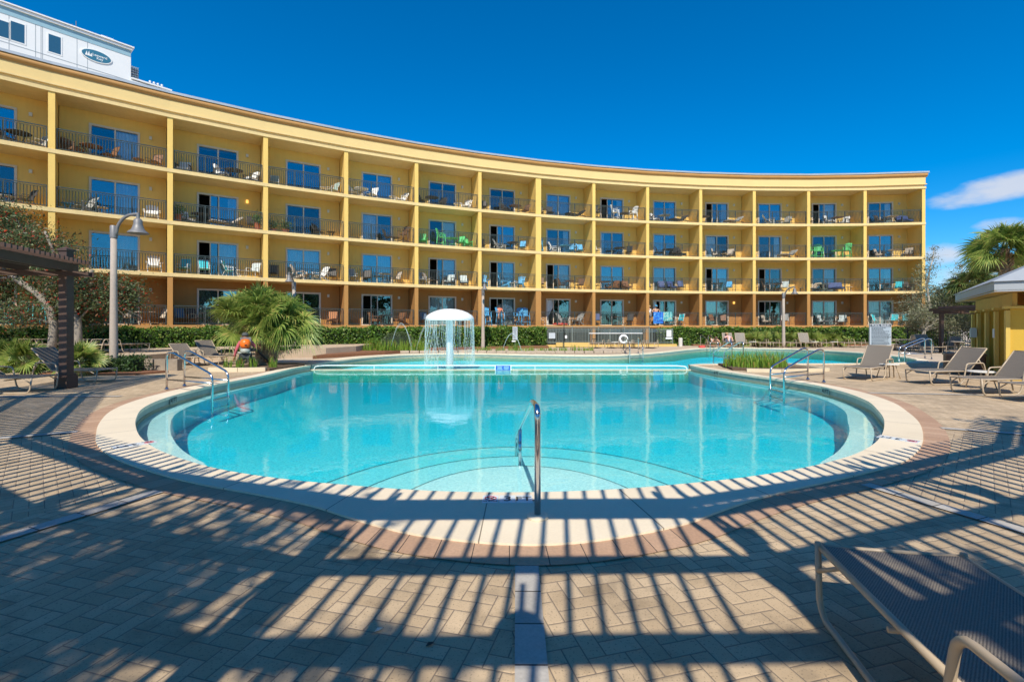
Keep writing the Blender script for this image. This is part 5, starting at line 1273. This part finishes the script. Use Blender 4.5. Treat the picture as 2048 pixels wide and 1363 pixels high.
# ------------------------------------------------------------ pool rules sign
t=thing('pool_rules_sign','tall grey blue pool rules board behind the right loungers','sign',(13.25,17.1,0),R(-6))
sb=MB().box((0,0,1.03),(.70,.05,1.20)).build('board',P('sign_board',(.36,.44,.52),.6,var=.06),t)
MB().box((0,-.028,1.58),(.68,.006,.10)).build('header_band',P('sign_dark',(.04,.06,.09),.5),sb)
MB().box((.352,0,1.03),(.012,.06,1.2)).box((-.352,0,1.03),(.012,.06,1.2)).box((0,0,1.636),(.716,.06,.012)).build('edge_trim',P('sign_edge',(.62,.62,.60),.5),sb)
text('lettering','POOL RULES',.105,P('sign_letter',(.62,.68,.74),.5),sb,(0,-.034,1.575))
tl=MB(); rr=random.Random(4); z=1.49
for k in range(20):
    x=-.30; end=rr.choice([.05,.15,.22,.28,.3,.3])
    while x<end:
        w_=rr.uniform(.03,.085); tl.box((x+w_/2,-.0275,z),(w_,.003,.022)); x+=w_+.02
    z-=.05 if k in(2,6,9,12) else .038
tl.build('text_lines',M_ink,sb)
MB().box((0,.005,.38),(.74,.06,.10)).build('foot_board',M_black,t); text('lettering','WARNING',.085,M_white,t,(.04,-.03,.38))
MB().box((-.2,0,.17),(.09,.09,.36)).box((.2,0,.17),(.09,.09,.36)).build('posts',M_wood,t)
# small grey notice by the hedge, fence notices
t=thing('notice_sign','narrow pale grey notice on a post before the middle hedge','sign',((1030-1024)/F*31.5,31.5,0),R(8))
MB().box((0,0,.35),(.05,.05,.7)).build('post',M_rail,t); nb_=MB().box((0,0,1.08),(.32,.03,.86)).build('board',P('notice_grey',(.46,.50,.53),.6),t)
tl=MB()
for k in range(15): tl.box((rr.uniform(-.02,0),-.018,1.44-k*.05),(rr.uniform(.16,.26),.003,.018))
tl.build('text_lines',MATS['sign_dark'],nb_); MB().box((-.1,-.06,.56),(.24,.1,.08)).build('bracket_light',M_white,t)

# ------------------------------------------------------------ grey fence with yellow ramp wall, far middle
def fence(p0,p1,h,n,label,z=0,mat=M_rail,group=None,name='picket_fence',pw=.022):
    p0=Vector(p0); p1=Vector(p1); L=(p1-p0).length; t=thing(name,label,'fence',(p0.x,p0.y,z),math.atan2(p1.y-p0.y,p1.x-p0.x),group)
    f=MB(); f.box((L/2,0,h-.02),(L,.05,.05)); f.box((L/2,0,.12),(L,.035,.035)); f.box((L/2,0,h-.18),(L,.03,.03)); f.build('rails',mat,t)
    pk=MB(); k=int(L/.115)
    for q in range(k): pk.box((L*(q+.5)/k,0,h/2),(pw,pw,h-.1))
    pk.build('pickets',mat,t)
    for q in range(n+1): MB().box((L*q/n,0,h/2+.02),(.06,.06,h+.04)).build('post',mat,t)
    return t
M_curb=P('yellow_curb',(.62,.42,.13),.8,var=.1)
M_fgr=P('fence_grey_green',(.20,.235,.21),.5,metal=.2)
fence(((1090-1024)/F*35.3,35.3),((1345-1024)/F*36.6,36.6),1.15,6,'grey picket fence before the ramp under the hotel',.18,M_fgr)
fence(((1092-1024)/F*36.0,36.3),((1300-1024)/F*37.6,37.8),1.25,4,'second grey picket fence along the back of the ramp',.25,M_fgr)
o=MB().beam(((1092-1024)/F*35.3,35.28,.09),((1352-1024)/F*36.6,36.58,.09),.24,.18).build('ramp_curb',M_curb,None); tag(o,'low yellow painted curb under the grey fence','curb')
o=MB().beam(((1112-1024)/F*34.9,34.9,.2),((1180-1024)/F*35.0,35.05,.2),.2,.3).build('ramp_wall',M_curb,None); tag(o,'short yellow ramp wall at the left end of the fence','wall')
t=thing('fence_notice','white notice fixed on the right end of the grey fence','sign',((1338-1024)/F*36.4,36.42,0))
MB().box((0,0,1.0),(.36,.03,.5)).build('board',M_white,t); MB().box((0,0,.63),(.5,.03,.14)).build('lower_plate',M_mt,t)
t=thing('gate_notice','pale grey notice on the left part of the grey fence','sign',((1104-1024)/F*35.2,35.2,0)); MB().box((0,0,.85),(.48,.03,.42)).build('board',P('notice_grey',(.46,.50,.53)),t)
# boom over the fence
MB_=MB().tube([((1178-1024)/F*35.0,35.0,1.02),((1288-1024)/F*35.0,35.4,1.02)],.03,8); o=MB_.build('life_hook_pole',M_white,None); tag(o,'long thin white rescue pole held along the grey fence','rescue pole')
# call box on a pole
t=thing('service_pole','thin grey pole with small control box before the fence','pole',((1128-1024)/F*33.5,33.5,0)); MB().tube([(0,0,0),(0,0,2.0)],.03,8).build('pole',M_rail,t); MB().box((.14,-.02,.8),(.14,.1,.2)).build('box',M_white,t); MB().box((-.2,.05,.85),(.3,.1,.6)).build('cabinet',M_rail,t)
# life ring on stand
t=thing('life_ring','white life ring hanging on a post by the far ladder','life ring',((1247-1024)/F*28.6,28.6,0))
MB().tube([(0,.08,0),(0,.08,1.05)],.025,8).build('stand',M_rail,t); r_=MB(); ringpts=[(.215*math.cos(R(a)),0,.78+.215*math.sin(R(a))) for a in range(0,361,15)]; r_.tube(ringpts,.068,10,cap=False); r_.build('ring',M_white,t,True)
rp=MB(); rp.tube([(.12*math.cos(R(a)),-.06,.78+.12*math.sin(R(a))) for a in range(0,361,30)],.012,6); rp.build('rope_coil',M_lampg,t)
# litter bin at the hedge corner
o=MB().lathe([(.14,0),(.15,.55),(.16,.6),(.10,.66)],n=16).build('small_bin',P('bin_beige',(.6,.58,.52),.5),None); o.location=((1361-1024)/F*36.2,36.2,.003); tag(o,'small pale bin standing before the right hedge','bin')
# stored things under the hotel
for k,(px,c,l) in enumerate([(1220,'blue','left'),(1262,'blue','middle'),(1322,'blue','right')]):
    o=MB().box((0,0,.1),(1.6,.7,.16)).box((0,0,.24),(1.3,.5,.1)).build('stacked_floats',FM(c),None); Y=39.9; o.location=((px-1024)/F*Y,Y,1.03); 
    tag(o,f'blue pool gear stored under the ground floor balcony, {l} one','pool gear',None); o['group']='blue pool gear under the hotel'

# ------------------------------------------------------------ bath house at right
bh=thing('bath_house','yellow bath house with grey hipped roof at the right edge','building',(13.3,13.1,0))
A=Vector((17.5,18.75)); B=Vector((13.35,13.15)); u=(A-B).normalized(); n_=Vector((u.y,-u.x))     # u along the pool side, n away from pool
M_wh=P('bath_yellow',(.60,.38,.045),.8,var=.08,scale=1.5,bump=.2,bscale=30); M_cl=P('bath_trim_yellow',(.66,.46,.10),.7,var=.06); M_rf=P('grey_roof',(.34,.36,.38),.6,var=.1,scale=6,bump=.3,bscale=60); M_fa=P('grey_fascia',(.36,.38,.40),.55,var=.08); M_so=P('soffit_yellow',(.56,.36,.09),.8)
def W2(a,b): p=B+u*a+n_*b; return (p.x-13.3,p.y-13.1)
LL=7.0; DD=6.5; ze=2.78; zf=2.50
def poly(pts,z0,z1): return MB().prism([W2(*p) for p in pts],z0,z1)
poly([(0,0),(LL,0),(LL,DD),(0,DD)],zf+.02,zf+.05).build('soffit',M_so,bh)
for p in([(0,0),(LL,0),(LL,.04),(0,.04)],[(0,.04),(.04,.04),(.04,DD),(0,DD)],[(LL-.04,.04),(LL,.04),(LL,DD),(LL-.04,DD)]): poly(p,zf,ze).build('fascia',M_fa,bh)
rf=MB(); e=.06; rz_=ze+1.75; P4=[(-e,-e),(LL+e,-e),(LL+e,DD+e),(-e,DD+e)]; rd=[(2.9,DD/2),(LL-2.9,DD/2)]
vs=[(*W2(*p),ze+.004) for p in P4]+[(*W2(*p),rz_) for p in rd]; rf.add(vs,[(0,1,5,4),(1,2,5),(2,3,4,5),(3,0,4),(3,2,1,0)]); rf.build('roof',M_rf,bh)
poly([(.9,.95),(LL-.6,.95),(LL-.6,DD-.6),(.9,DD-.6)],0,zf+.02).build('wall',M_wh,bh)
for k,a in enumerate((.9,2.3,3.7,5.1,6.2)):
    c=poly([(a-.07,.45),(a+.07,.45),(a+.07,.95),(a-.07,.95)],0,2.05).build('privacy_wall',M_wh,bh)
    poly([(a-.11,.36),(a+.11,.36),(a+.11,.449),(a-.11,.449)],0,2.0).build('pilaster',M_cl,bh); poly([(a-.16,.32),(a+.16,.32),(a+.16,.98),(a-.16,.98)],2.052,2.12).build('capital',M_cl,bh)
    poly([(a+.5,.60),(a+.62,.60),(a+.62,.945),(a+.5,.945)],2.17,zf).build('bracket',M_brn,bh)
poly([(.85,.5),(LL-.6,.5),(LL-.6,.6),(.85,.6)],2.13,zf).build('beam',M_so,bh)
# box and notice on the wall, towel bin
p=W2(5.08,.25); t=thing('hand_dryer','white rounded dispenser box fixed on a yellow pilaster','dispenser',(p[0]+13.3,p[1]+13.1,0),math.atan2(u.y,u.x)); MB().box((-.05,0,1.30),(.22,.16,.30)).box((-.05,0,1.47),(.16,.13,.04)).build('casing',P('box_green_grey',(.60,.66,.60),.4),t)
p=W2(2.3,.345); t=thing('paper_notice','small white notice fixed on the yellow pilaster','notice',(p[0]+13.3,p[1]+13.1,0),math.atan2(u.y,u.x)); MB().box((0,0,1.33),(.17,.02,.28)).build('sheet',M_white,t)
tl=MB(); [tl.box((0,-.012,1.43-.035*k),(.12,.003,.012)) for k in range(6)]; tl.build('text_lines',MATS['notice_grey'] if 'notice_grey' in MATS else M_mt,t)
t=thing('towel_bin','brown rounded towel bin with round opening before the bath house','bin',(14.75,15.5,0),R(-35)); M_bin=P('bin_brown',(.11,.065,.045),.55)
bm_=MB(); pts=[]; 
for cx,cy,a0 in((.38,.22,0),(-.38,.22,90),(-.38,-.22,180),(.38,-.22,270)):
    pts+=[(cx+.10*math.cos(R(a0+a)),cy+.10*math.sin(R(a0+a))) for a in(0,30,60,90)]
bm_.prism(pts,0,.60).build('body',M_bin,t); MB().prism([(x*1.05,y*1.05) for x,y in pts],.602,.67).build('lid',P('bin_lid',(.16,.11,.08),.5),t)
MB().tube([(-.18,-.325,.40),(-.18,-.34,.40)],.12,20).build('opening',M_black,t)
# wooden gate, small pergola, picket fence, notice on post far right
t=thing('small_pergola','small dark pergola standing beyond the bath house','pergola',(26.6,27.2,0))
for x,y in((-1,-1),(1,-1),(-1,1),(1,1)): MB().box((x*1.1,y*1.0,1.15),(.16,.16,2.3)).build('post',M_wood,t)
for k in range(8): MB().box((-1.4+.4*k,0,2.52),(.05,3.0,.14)).build('slat',M_wood,t)
for y in(-1,1): MB().box((0,y,2.37),(3.2,.06,.16)).build('beam',M_wood,t)
for k in range(3): MB().box((-.9+.9*k,0,2.66),(.1,2.8,.12)).build('cap_beam',P('weathered_wood',(.22,.13,.10),.8,var=.3),t)
t=thing('wooden_gate','brown vertical board gate left of the bath house','gate',(25.3,25.2,0),R(-4))
for k in range(9): MB().box((k*.13,0,.68),(.12,.04,1.35+.02*(k%2))).build('board',P('gate_wood',(.10,.065,.05),.8,var=.35,scale=8),t)
MB().box((.52,.04,.3),(1.15,.04,.1)).box((.52,.04,1.1),(1.15,.04,.1)).build('rail',M_wood,t)
fence((26.3,31.6),(31.6,28.6),1.45,3,'black picket fence between the hotel and the bath house',0,M_black)
t=thing('gate_sign','small blue white sign on the fence beside the wooden gate','sign',(24.9,25.1,0)); MB().box((0,0,1.05),(.38,.03,.5)).build('board',M_mt,t); MB().box((0,-.02,1.08),(.1,.006,.3)).build('symbol',MATS['sign_teal'],t); MB().box((0,.03,.45),(.05,.05,.9)).build('post',M_rail,t)

# ------------------------------------------------------------ people
M_skin=P('skin',(.55,.30,.19),.55,var=.05); M_skin2=P('skin_tanned',(.42,.19,.10),.55,var=.05)
def skinmesh(name,J,E,mat,parent,sub=2):
    """J: name->(x,y,z,r); E: edges"""
    bm=bmesh.new(); L=bm.verts.layers.skin.verify(); vs={}
    for k,(x,y,z,r) in J.items():
        v=bm.verts.new((x,y,z)); v[L].radius=(r,r); vs[k]=v
    next(iter(vs.values()))[L].use_root=True
    for a,b in E: bm.edges.new((vs[a],vs[b]))
    me=bpy.data.meshes.new(name); bm.to_mesh(me); bm.free(); me.materials.append(mat)
    o=link(name,me,parent); o.modifiers.new('skin','SKIN').use_smooth_shade=True; s_=o.modifiers.new('sub','SUBSURF'); s_.levels=sub; s_.render_levels=sub
    # bake to a plain mesh
    dg=bpy.context.evaluated_depsgraph_get(); dg.update(); m2=bpy.data.meshes.new_from_object(o.evaluated_get(dg)); o.modifiers.clear(); o.data=m2; m2.name=name
    if not m2.materials: m2.materials.append(mat)
    return o
def person(label,loc,rz,P_,shirt=None,pants=None,skin=M_skin,cap=None,hair=None,sc_=1.0,shirt_arms=False,long_pants=False):
    """P_: joints in metres: pel, chest, neck, head, and for s in L,R: sh,el,wr,hip,kn,an,toe"""
    t=thing('person',label,'person',loc,rz); t.scale=(sc_,)*3
    J={'pel':(*P_['pel'],.13),'bel':(*[(a+b)/2 for a,b in zip(P_['pel'],P_['chest'])],.125),'chest':(*P_['chest'],.145),'neck':(*P_['neck'],.055),'jaw':(*[a*.45+b*.55 for a,b in zip(P_['neck'],P_['head'])],.07),'head':(*P_['head'],.098)}
    hdv=(Vector(P_['head'])-Vector(P_['neck'])).normalized(); J['crown']=(*(Vector(P_['head'])+hdv*.06),.075)
    E=[('pel','bel'),('bel','chest'),('chest','neck'),('neck','jaw'),('jaw','head'),('head','crown')]
    for s_ in'LR':
        for k,r in(('sh',.062),('el',.042),('wr',.028),('hip',.088),('kn',.058),('an',.038),('toe',.03)): J[k+s_]=(*P_[k+s_],r)
        w_=Vector(P_['wr'+s_]); e_=Vector(P_['el'+s_]); d_=(w_-e_).normalized(); J['pm'+s_]=(*(w_+d_*.07),.030)
        sd=d_.cross(Vector((0,1,.2))); sd=sd.normalized() if sd.length>.01 else Vector((1,0,0))
        E+=[('chest','sh'+s_),('sh'+s_,'el'+s_),('el'+s_,'wr'+s_),('wr'+s_,'pm'+s_),('pel','hip'+s_),('hip'+s_,'kn'+s_),('kn'+s_,'an'+s_),('an'+s_,'toe'+s_)]
        for q,(o_,l) in enumerate(((-.032,.075),(-.011,.088),(.011,.084),(.032,.066))):
            J[f'f{q}{s_}']=(*(w_+d_*(.07+l*.5)+sd*o_),.0095); J[f'g{q}{s_}']=(*(w_+d_*(.07+l)+sd*o_*1.1+Vector((0,-.012,-.01))),.008); E+=[('pm'+s_,f'f{q}{s_}'),(f'f{q}{s_}',f'g{q}{s_}')]
        J['th'+s_]=(*(w_+d_*.06+sd*.055),.010); E.append(('wr'+s_,'th'+s_))
    body=skinmesh('body',J,E,skin,t)
    H=Vector(P_['head']); fw=Vector(P_.get('face',(0,-1,0))).normalized(); sd=hdv.cross(fw).normalized()
    fc=MB()
    for q in(-1,1): p=H+fw*.088+sd*q*.034+hdv*.0; fc.lathe([(.002,-.007),(.011,0),(.002,.007)],tuple(p),8)
    fc.build('eyes',M_black,body); nz=MB().beam(H+fw*.09+hdv*.01,H+fw*.112-hdv*.03,.026,.022); nz.build('nose',skin,body,True); MB().beam(H+fw*.088-hdv*.052-sd*.022,H+fw*.088-hdv*.052+sd*.022,.01,.01).build('mouth',P('lips',(.35,.10,.08),.5),body)
    er=MB(); [er.box(tuple(H+sd*q*.094-hdv*.01),(.02,.04,.055)) for q in(-1,1)]; er.build('ears',skin,body,True)
    g=1.13
    if shirt:
        K=['pel','bel','chest','neck','shL','shR']+(['elL','elR','wrL','wrR'] if shirt_arms else [])
        JJ={k:(*J[k][:3],J[k][3]*(g if k!='neck' else 1.08)+(.004)) for k in K}
        if not shirt_arms:
            for s_ in'LR': a=Vector(J['sh'+s_][:3]); b=Vector(J['el'+s_][:3]); JJ['mid'+s_]=(*(a*.45+b*.55),.062)
        EE=[('pel','bel'),('bel','chest'),('chest','neck'),('chest','shL'),('chest','shR')]+([('shL','elL'),('shR','elR'),('elL','wrL'),('elR','wrR')] if shirt_arms else [('shL','midL'),('shR','midR')])
        skinmesh('shirt',JJ,EE,shirt,t)
    if pants:
        JJ={'pel':(*J['pel'][:3],.142)}; EE=[]
        for s_ in'LR':
            JJ['hip'+s_]=(*J['hip'+s_][:3],.105); EE.append(('pel','hip'+s_))
            kn=Vector(J['kn'+s_][:3]); hp=Vector(J['hip'+s_][:3])
            if long_pants: JJ['kn'+s_]=(*kn,.075); JJ['an'+s_]=(*J['an'+s_][:3],.055); EE+=[('hip'+s_,'kn'+s_),('kn'+s_,'an'+s_)]
            else: JJ['m'+s_]=(*(hp*.35+kn*.65),.088); EE+=[('hip'+s_,'m'+s_)]
        skinmesh('trousers',JJ,EE,pants,t)
    def cap_at(m,nm,brim):
        c=MB(); c.lathe([(.112,-.01),(.115,.03),(.10,.08),(.06,.115),(.01,.125)],n=16); 
        if brim: c.box((0,-.15,.0),(.15,.12,.012))
        o=c.build(nm,m,t,True); o.location=H+hdv*.02; a=math.atan2(fw.y,fw.x)+R(90); o.rotation_euler=(0,0,a)
    if cap: cap_at(cap,'cap',True)
    elif hair: cap_at(hair,'hair',False)
    if long_pants or pants:
        for s_ in'LR':
            a=Vector(J['an'+s_][:3]); b=Vector(J['toe'+s_][:3]); m_=(a+b)/2; d_=(b-a); MB().box((m_.x,m_.y,min(a.z,b.z)+.01),(.10,.27,.09),rz=math.atan2(d_.y,d_.x)-R(90)).build('shoe',M_black,t,True)
    return t
M_pink=P('faded_red_shirt',(.48,.10,.12),.85); M_pants=P('dark_trousers',(.045,.05,.055),.85); M_coral=P('coral_shirt',(.72,.20,.11),.85); M_short=P('grey_shorts',(.22,.28,.36),.85); M_capg=P('dark_cap',(.07,.075,.07),.8); M_capb=P('blue_cap',(.06,.30,.50),.8); M_hair=P('brown_hair',(.10,.05,.025),.7); M_blond=P('fair_hair',(.40,.25,.12),.7)
# gardener: seen from behind, leaning forward, wide stance, backpack blower
gd=person('person seen from behind in faded red shirt and dark trousers carrying an orange blower',(-9.45,16.85,-.09),R(24),dict(pel=(0,0,.62),chest=(-.02,.16,.98),neck=(-.03,.24,1.15),head=(-.04,.30,1.28),face=(-.2,1,-.4),
  shL=(-.20,.18,1.06),elL=(-.30,.10,.80),wrL=(-.36,.16,.56),shR=(.18,.2,1.06),elR=(.30,.28,.84),wrR=(.36,.45,.72),hipL=(-.11,0,.58),knL=(-.26,.18,.34),anL=(-.24,-.02,.06),toeL=(-.26,.14,.03),hipR=(.11,0,.58),knR=(.24,.22,.34),anR=(.26,0,.06),toeR=(.28,.16,.03)),
  M_pink,M_pants,M_skin2,M_capg,None,1.0,True,True)
bl=thing('backpack_blower','orange and grey backpack leaf blower worn by the gardener','leaf blower',(-9.45,16.85,-.09),R(24)); M_or=P('orange_plastic',(.85,.16,.01),.35); M_gp=P('grey_plastic',(.36,.38,.33),.5)
mx=MB(); mx.lathe([(.0,-.13),(.13,-.12),(.17,-.04),(.17,.08),(.12,.17),(.04,.19)],(.0,-.10,1.0),16); b1=mx.build('engine_cover',M_or,bl,True); 
MB().lathe([(.14,-.1),(.16,-.04),(.155,.03),(.10,.06)],(0,-.1,.80),16).build('fan_housing',M_gp,bl,True); MB().box((0,-.02,.70),(.34,.28,.03)).build('base_tray',M_gp,bl); MB().lathe([(.02,-.02),(.045,0),(.02,.02)],(.03,-.285,.98),12).build('starter_knob',M_black,bl); MB().box((0,.03,1.0),(.34,.04,.50)).build('back_plate',M_lampg,bl)
MB().tube(bend([(.12,-.05,.78),(.30,.05,.80),(.36,.35,.74),(.62,.75,.40),(.80,1.05,.12)],.1,3),[.05]*14+[.045] if False else .045,10).build('blower_tube',M_black,bl,True)
for s_ in(-1,1): MB().tube(bend([(s_*.12,.02,1.22),(s_*.14,.20,1.20),(s_*.12,.34,1.02),(s_*.14,.10,.80)],.06,3),.018,6).build('strap',M_black,bl,True)
sit=lambda: dict(pel=(0,.05,.86),chest=(0,.10,1.20),neck=(0,.08,1.40),head=(0,.05,1.55),face=(0,-1,0),shL=(-.19,.09,1.32),elL=(-.27,-.02,1.08),wrL=(-.22,-.24,1.03),shR=(.19,.09,1.32),elR=(.27,-.02,1.08),wrR=(.2,-.24,1.03),
  hipL=(-.1,.0,.84),knL=(-.2,-.42,.86),anL=(-.18,-.44,.42),toeL=(-.19,-.58,.40),hipR=(.1,.0,.84),knR=(.2,-.42,.86),anR=(.18,-.44,.42),toeR=(.19,-.58,.40))
x,y=bay_pt(5,1.9,1.15); 
person('person in coral shirt and dark cap sitting on a tall blue chair',(x,y-.05,FL[0]-.02),hd(5),sit(),M_coral,M_short,M_skin,M_capg)
x,y=bay_pt(8,.95,.55)
person('bare shouldered person with blue cap leaning behind the blue towel',(x,y,FL[0]),hd(8)+R(0),dict(pel=(0,0,.92),chest=(0,-.03,1.22),neck=(0,-.05,1.42),head=(0,-.08,1.56),face=(0,-1,-.3),shL=(-.2,-.03,1.34),elL=(-.34,-.05,1.14),wrL=(-.25,-.22,1.10),shR=(.2,-.03,1.34),elR=(.34,-.05,1.14),wrR=(.25,-.22,1.10),
  hipL=(-.1,0,.88),knL=(-.12,-.02,.48),anL=(-.12,.03,.08),toeL=(-.13,-.12,.04),hipR=(.1,0,.88),knR=(.12,-.02,.48),anR=(.12,.03,.08),toeR=(.13,-.12,.04)),None,P('blue_shorts',(.03,.10,.35),.85),M_skin,M_capb)
x,y=bay_pt(8,.46,.75)
person('person with sunglasses and light top standing beside the partition on ground floor',(x,y,FL[0]-.02),hd(8)+R(20),dict(pel=(0,0,.92),chest=(0,0,1.22),neck=(0,0,1.42),head=(0,-.02,1.56),face=(.3,-1,0),shL=(-.17,0,1.34),elL=(-.2,.02,1.08),wrL=(-.15,-.16,.98),shR=(.17,0,1.34),elR=(.2,.02,1.08),wrR=(.18,-.18,1.0),
  hipL=(-.1,0,.88),knL=(-.11,-.02,.48),anL=(-.11,.03,.08),toeL=(-.12,-.12,.04),hipR=(.1,0,.88),knR=(.11,-.02,.48),anR=(.11,.03,.08),toeR=(.12,-.12,.04)),M_white,M_short,M_skin,None,M_blond)
def lying(): return dict(pel=(0,.95,.46),chest=(0,.60,.52),neck=(0,.40,.60),head=(0,.27,.68),face=(0,-1,-.1),shL=(-.19,.50,.54),elL=(-.24,.28,.42),wrL=(-.1,.10,.42),shR=(.19,.50,.54),elR=(.24,.28,.42),wrR=(.1,.10,.42),
  hipL=(-.09,1.0,.46),knL=(-.1,1.42,.45),anL=(-.1,1.60,.78),toeL=(-.1,1.50,.86),hipR=(.09,1.0,.46),knR=(.1,1.42,.45),anR=(.11,1.80,.46),toeR=(.11,1.92,.44))
X=(1424-1024)/F*34.6
person('sunbather lying face down on the leftmost lounger of the far row',(X+.1,34.0,0),R(-12),lying(),None,P('swimwear_white',(.7,.7,.72),.8),M_skin,None,M_hair)
X=(1456-1024)/F*34.6
person('sunbather in pink and white curled on a raised lounger in the far row',(X,34.0,0),R(-12),dict(pel=(0,.95,.48),chest=(.0,1.22,.66),neck=(0,1.36,.82),head=(-.02,1.40,.95),face=(0,-1,0),shL=(-.18,1.22,.74),elL=(-.25,.95,.66),wrL=(-.16,.72,.74),shR=(.18,1.22,.74),elR=(.25,.98,.62),wrR=(.16,.75,.72),
  hipL=(-.1,.9,.47),knL=(-.14,.62,.80),anL=(-.13,.40,.44),toeL=(-.14,.26,.42),hipR=(.1,.9,.47),knR=(.14,.60,.76),anR=(.13,.38,.44),toeR=(.14,.24,.42)),P('pink_top',(.75,.42,.42),.85),P('white_blue_shorts',(.55,.60,.72),.85),M_skin,None,M_blond)
for (x_,y_,c_,l_) in ((-.68,2.42,(.6,.55,.45),'pale dry fallen leaf on the paving left of the grey paver band'),(-.40,2.31,(.06,.04,.03),'small dark fallen seed pod on the paving near bottom centre')):
    lf=MB(); lf.add([(-.022,0,.003),(0,-.013,.008),(.024,0,.004),(0,.013,.007),(-.022,0,.001),(0,-.013,.006),(.024,0,.002),(0,.013,.005)],[(0,1,2,3),(7,6,5,4),(0,4,5,1),(1,5,6,2),(2,6,7,3),(3,7,4,0)]); o=lf.build('fallen_leaf',P('leaf_%d'%int(c_[0]*100),c_,.8),None); o.location=(x_,y_,.004); o.rotation_euler=(0,0,.7); tag(o,l_,'leaf')
x,y=(1404-1024)/F*33.6,33.6
o=MB().lathe([(.02,0),(.22,.03),(.25,.10),(.2,.16),(.02,.18)],n=16).build('red_bag',P('red_cloth',(.65,.08,.07),.8),None,True); o.location=(x,y,.003); tag(o,'small red bag on the deck beside the far ladder','bag')
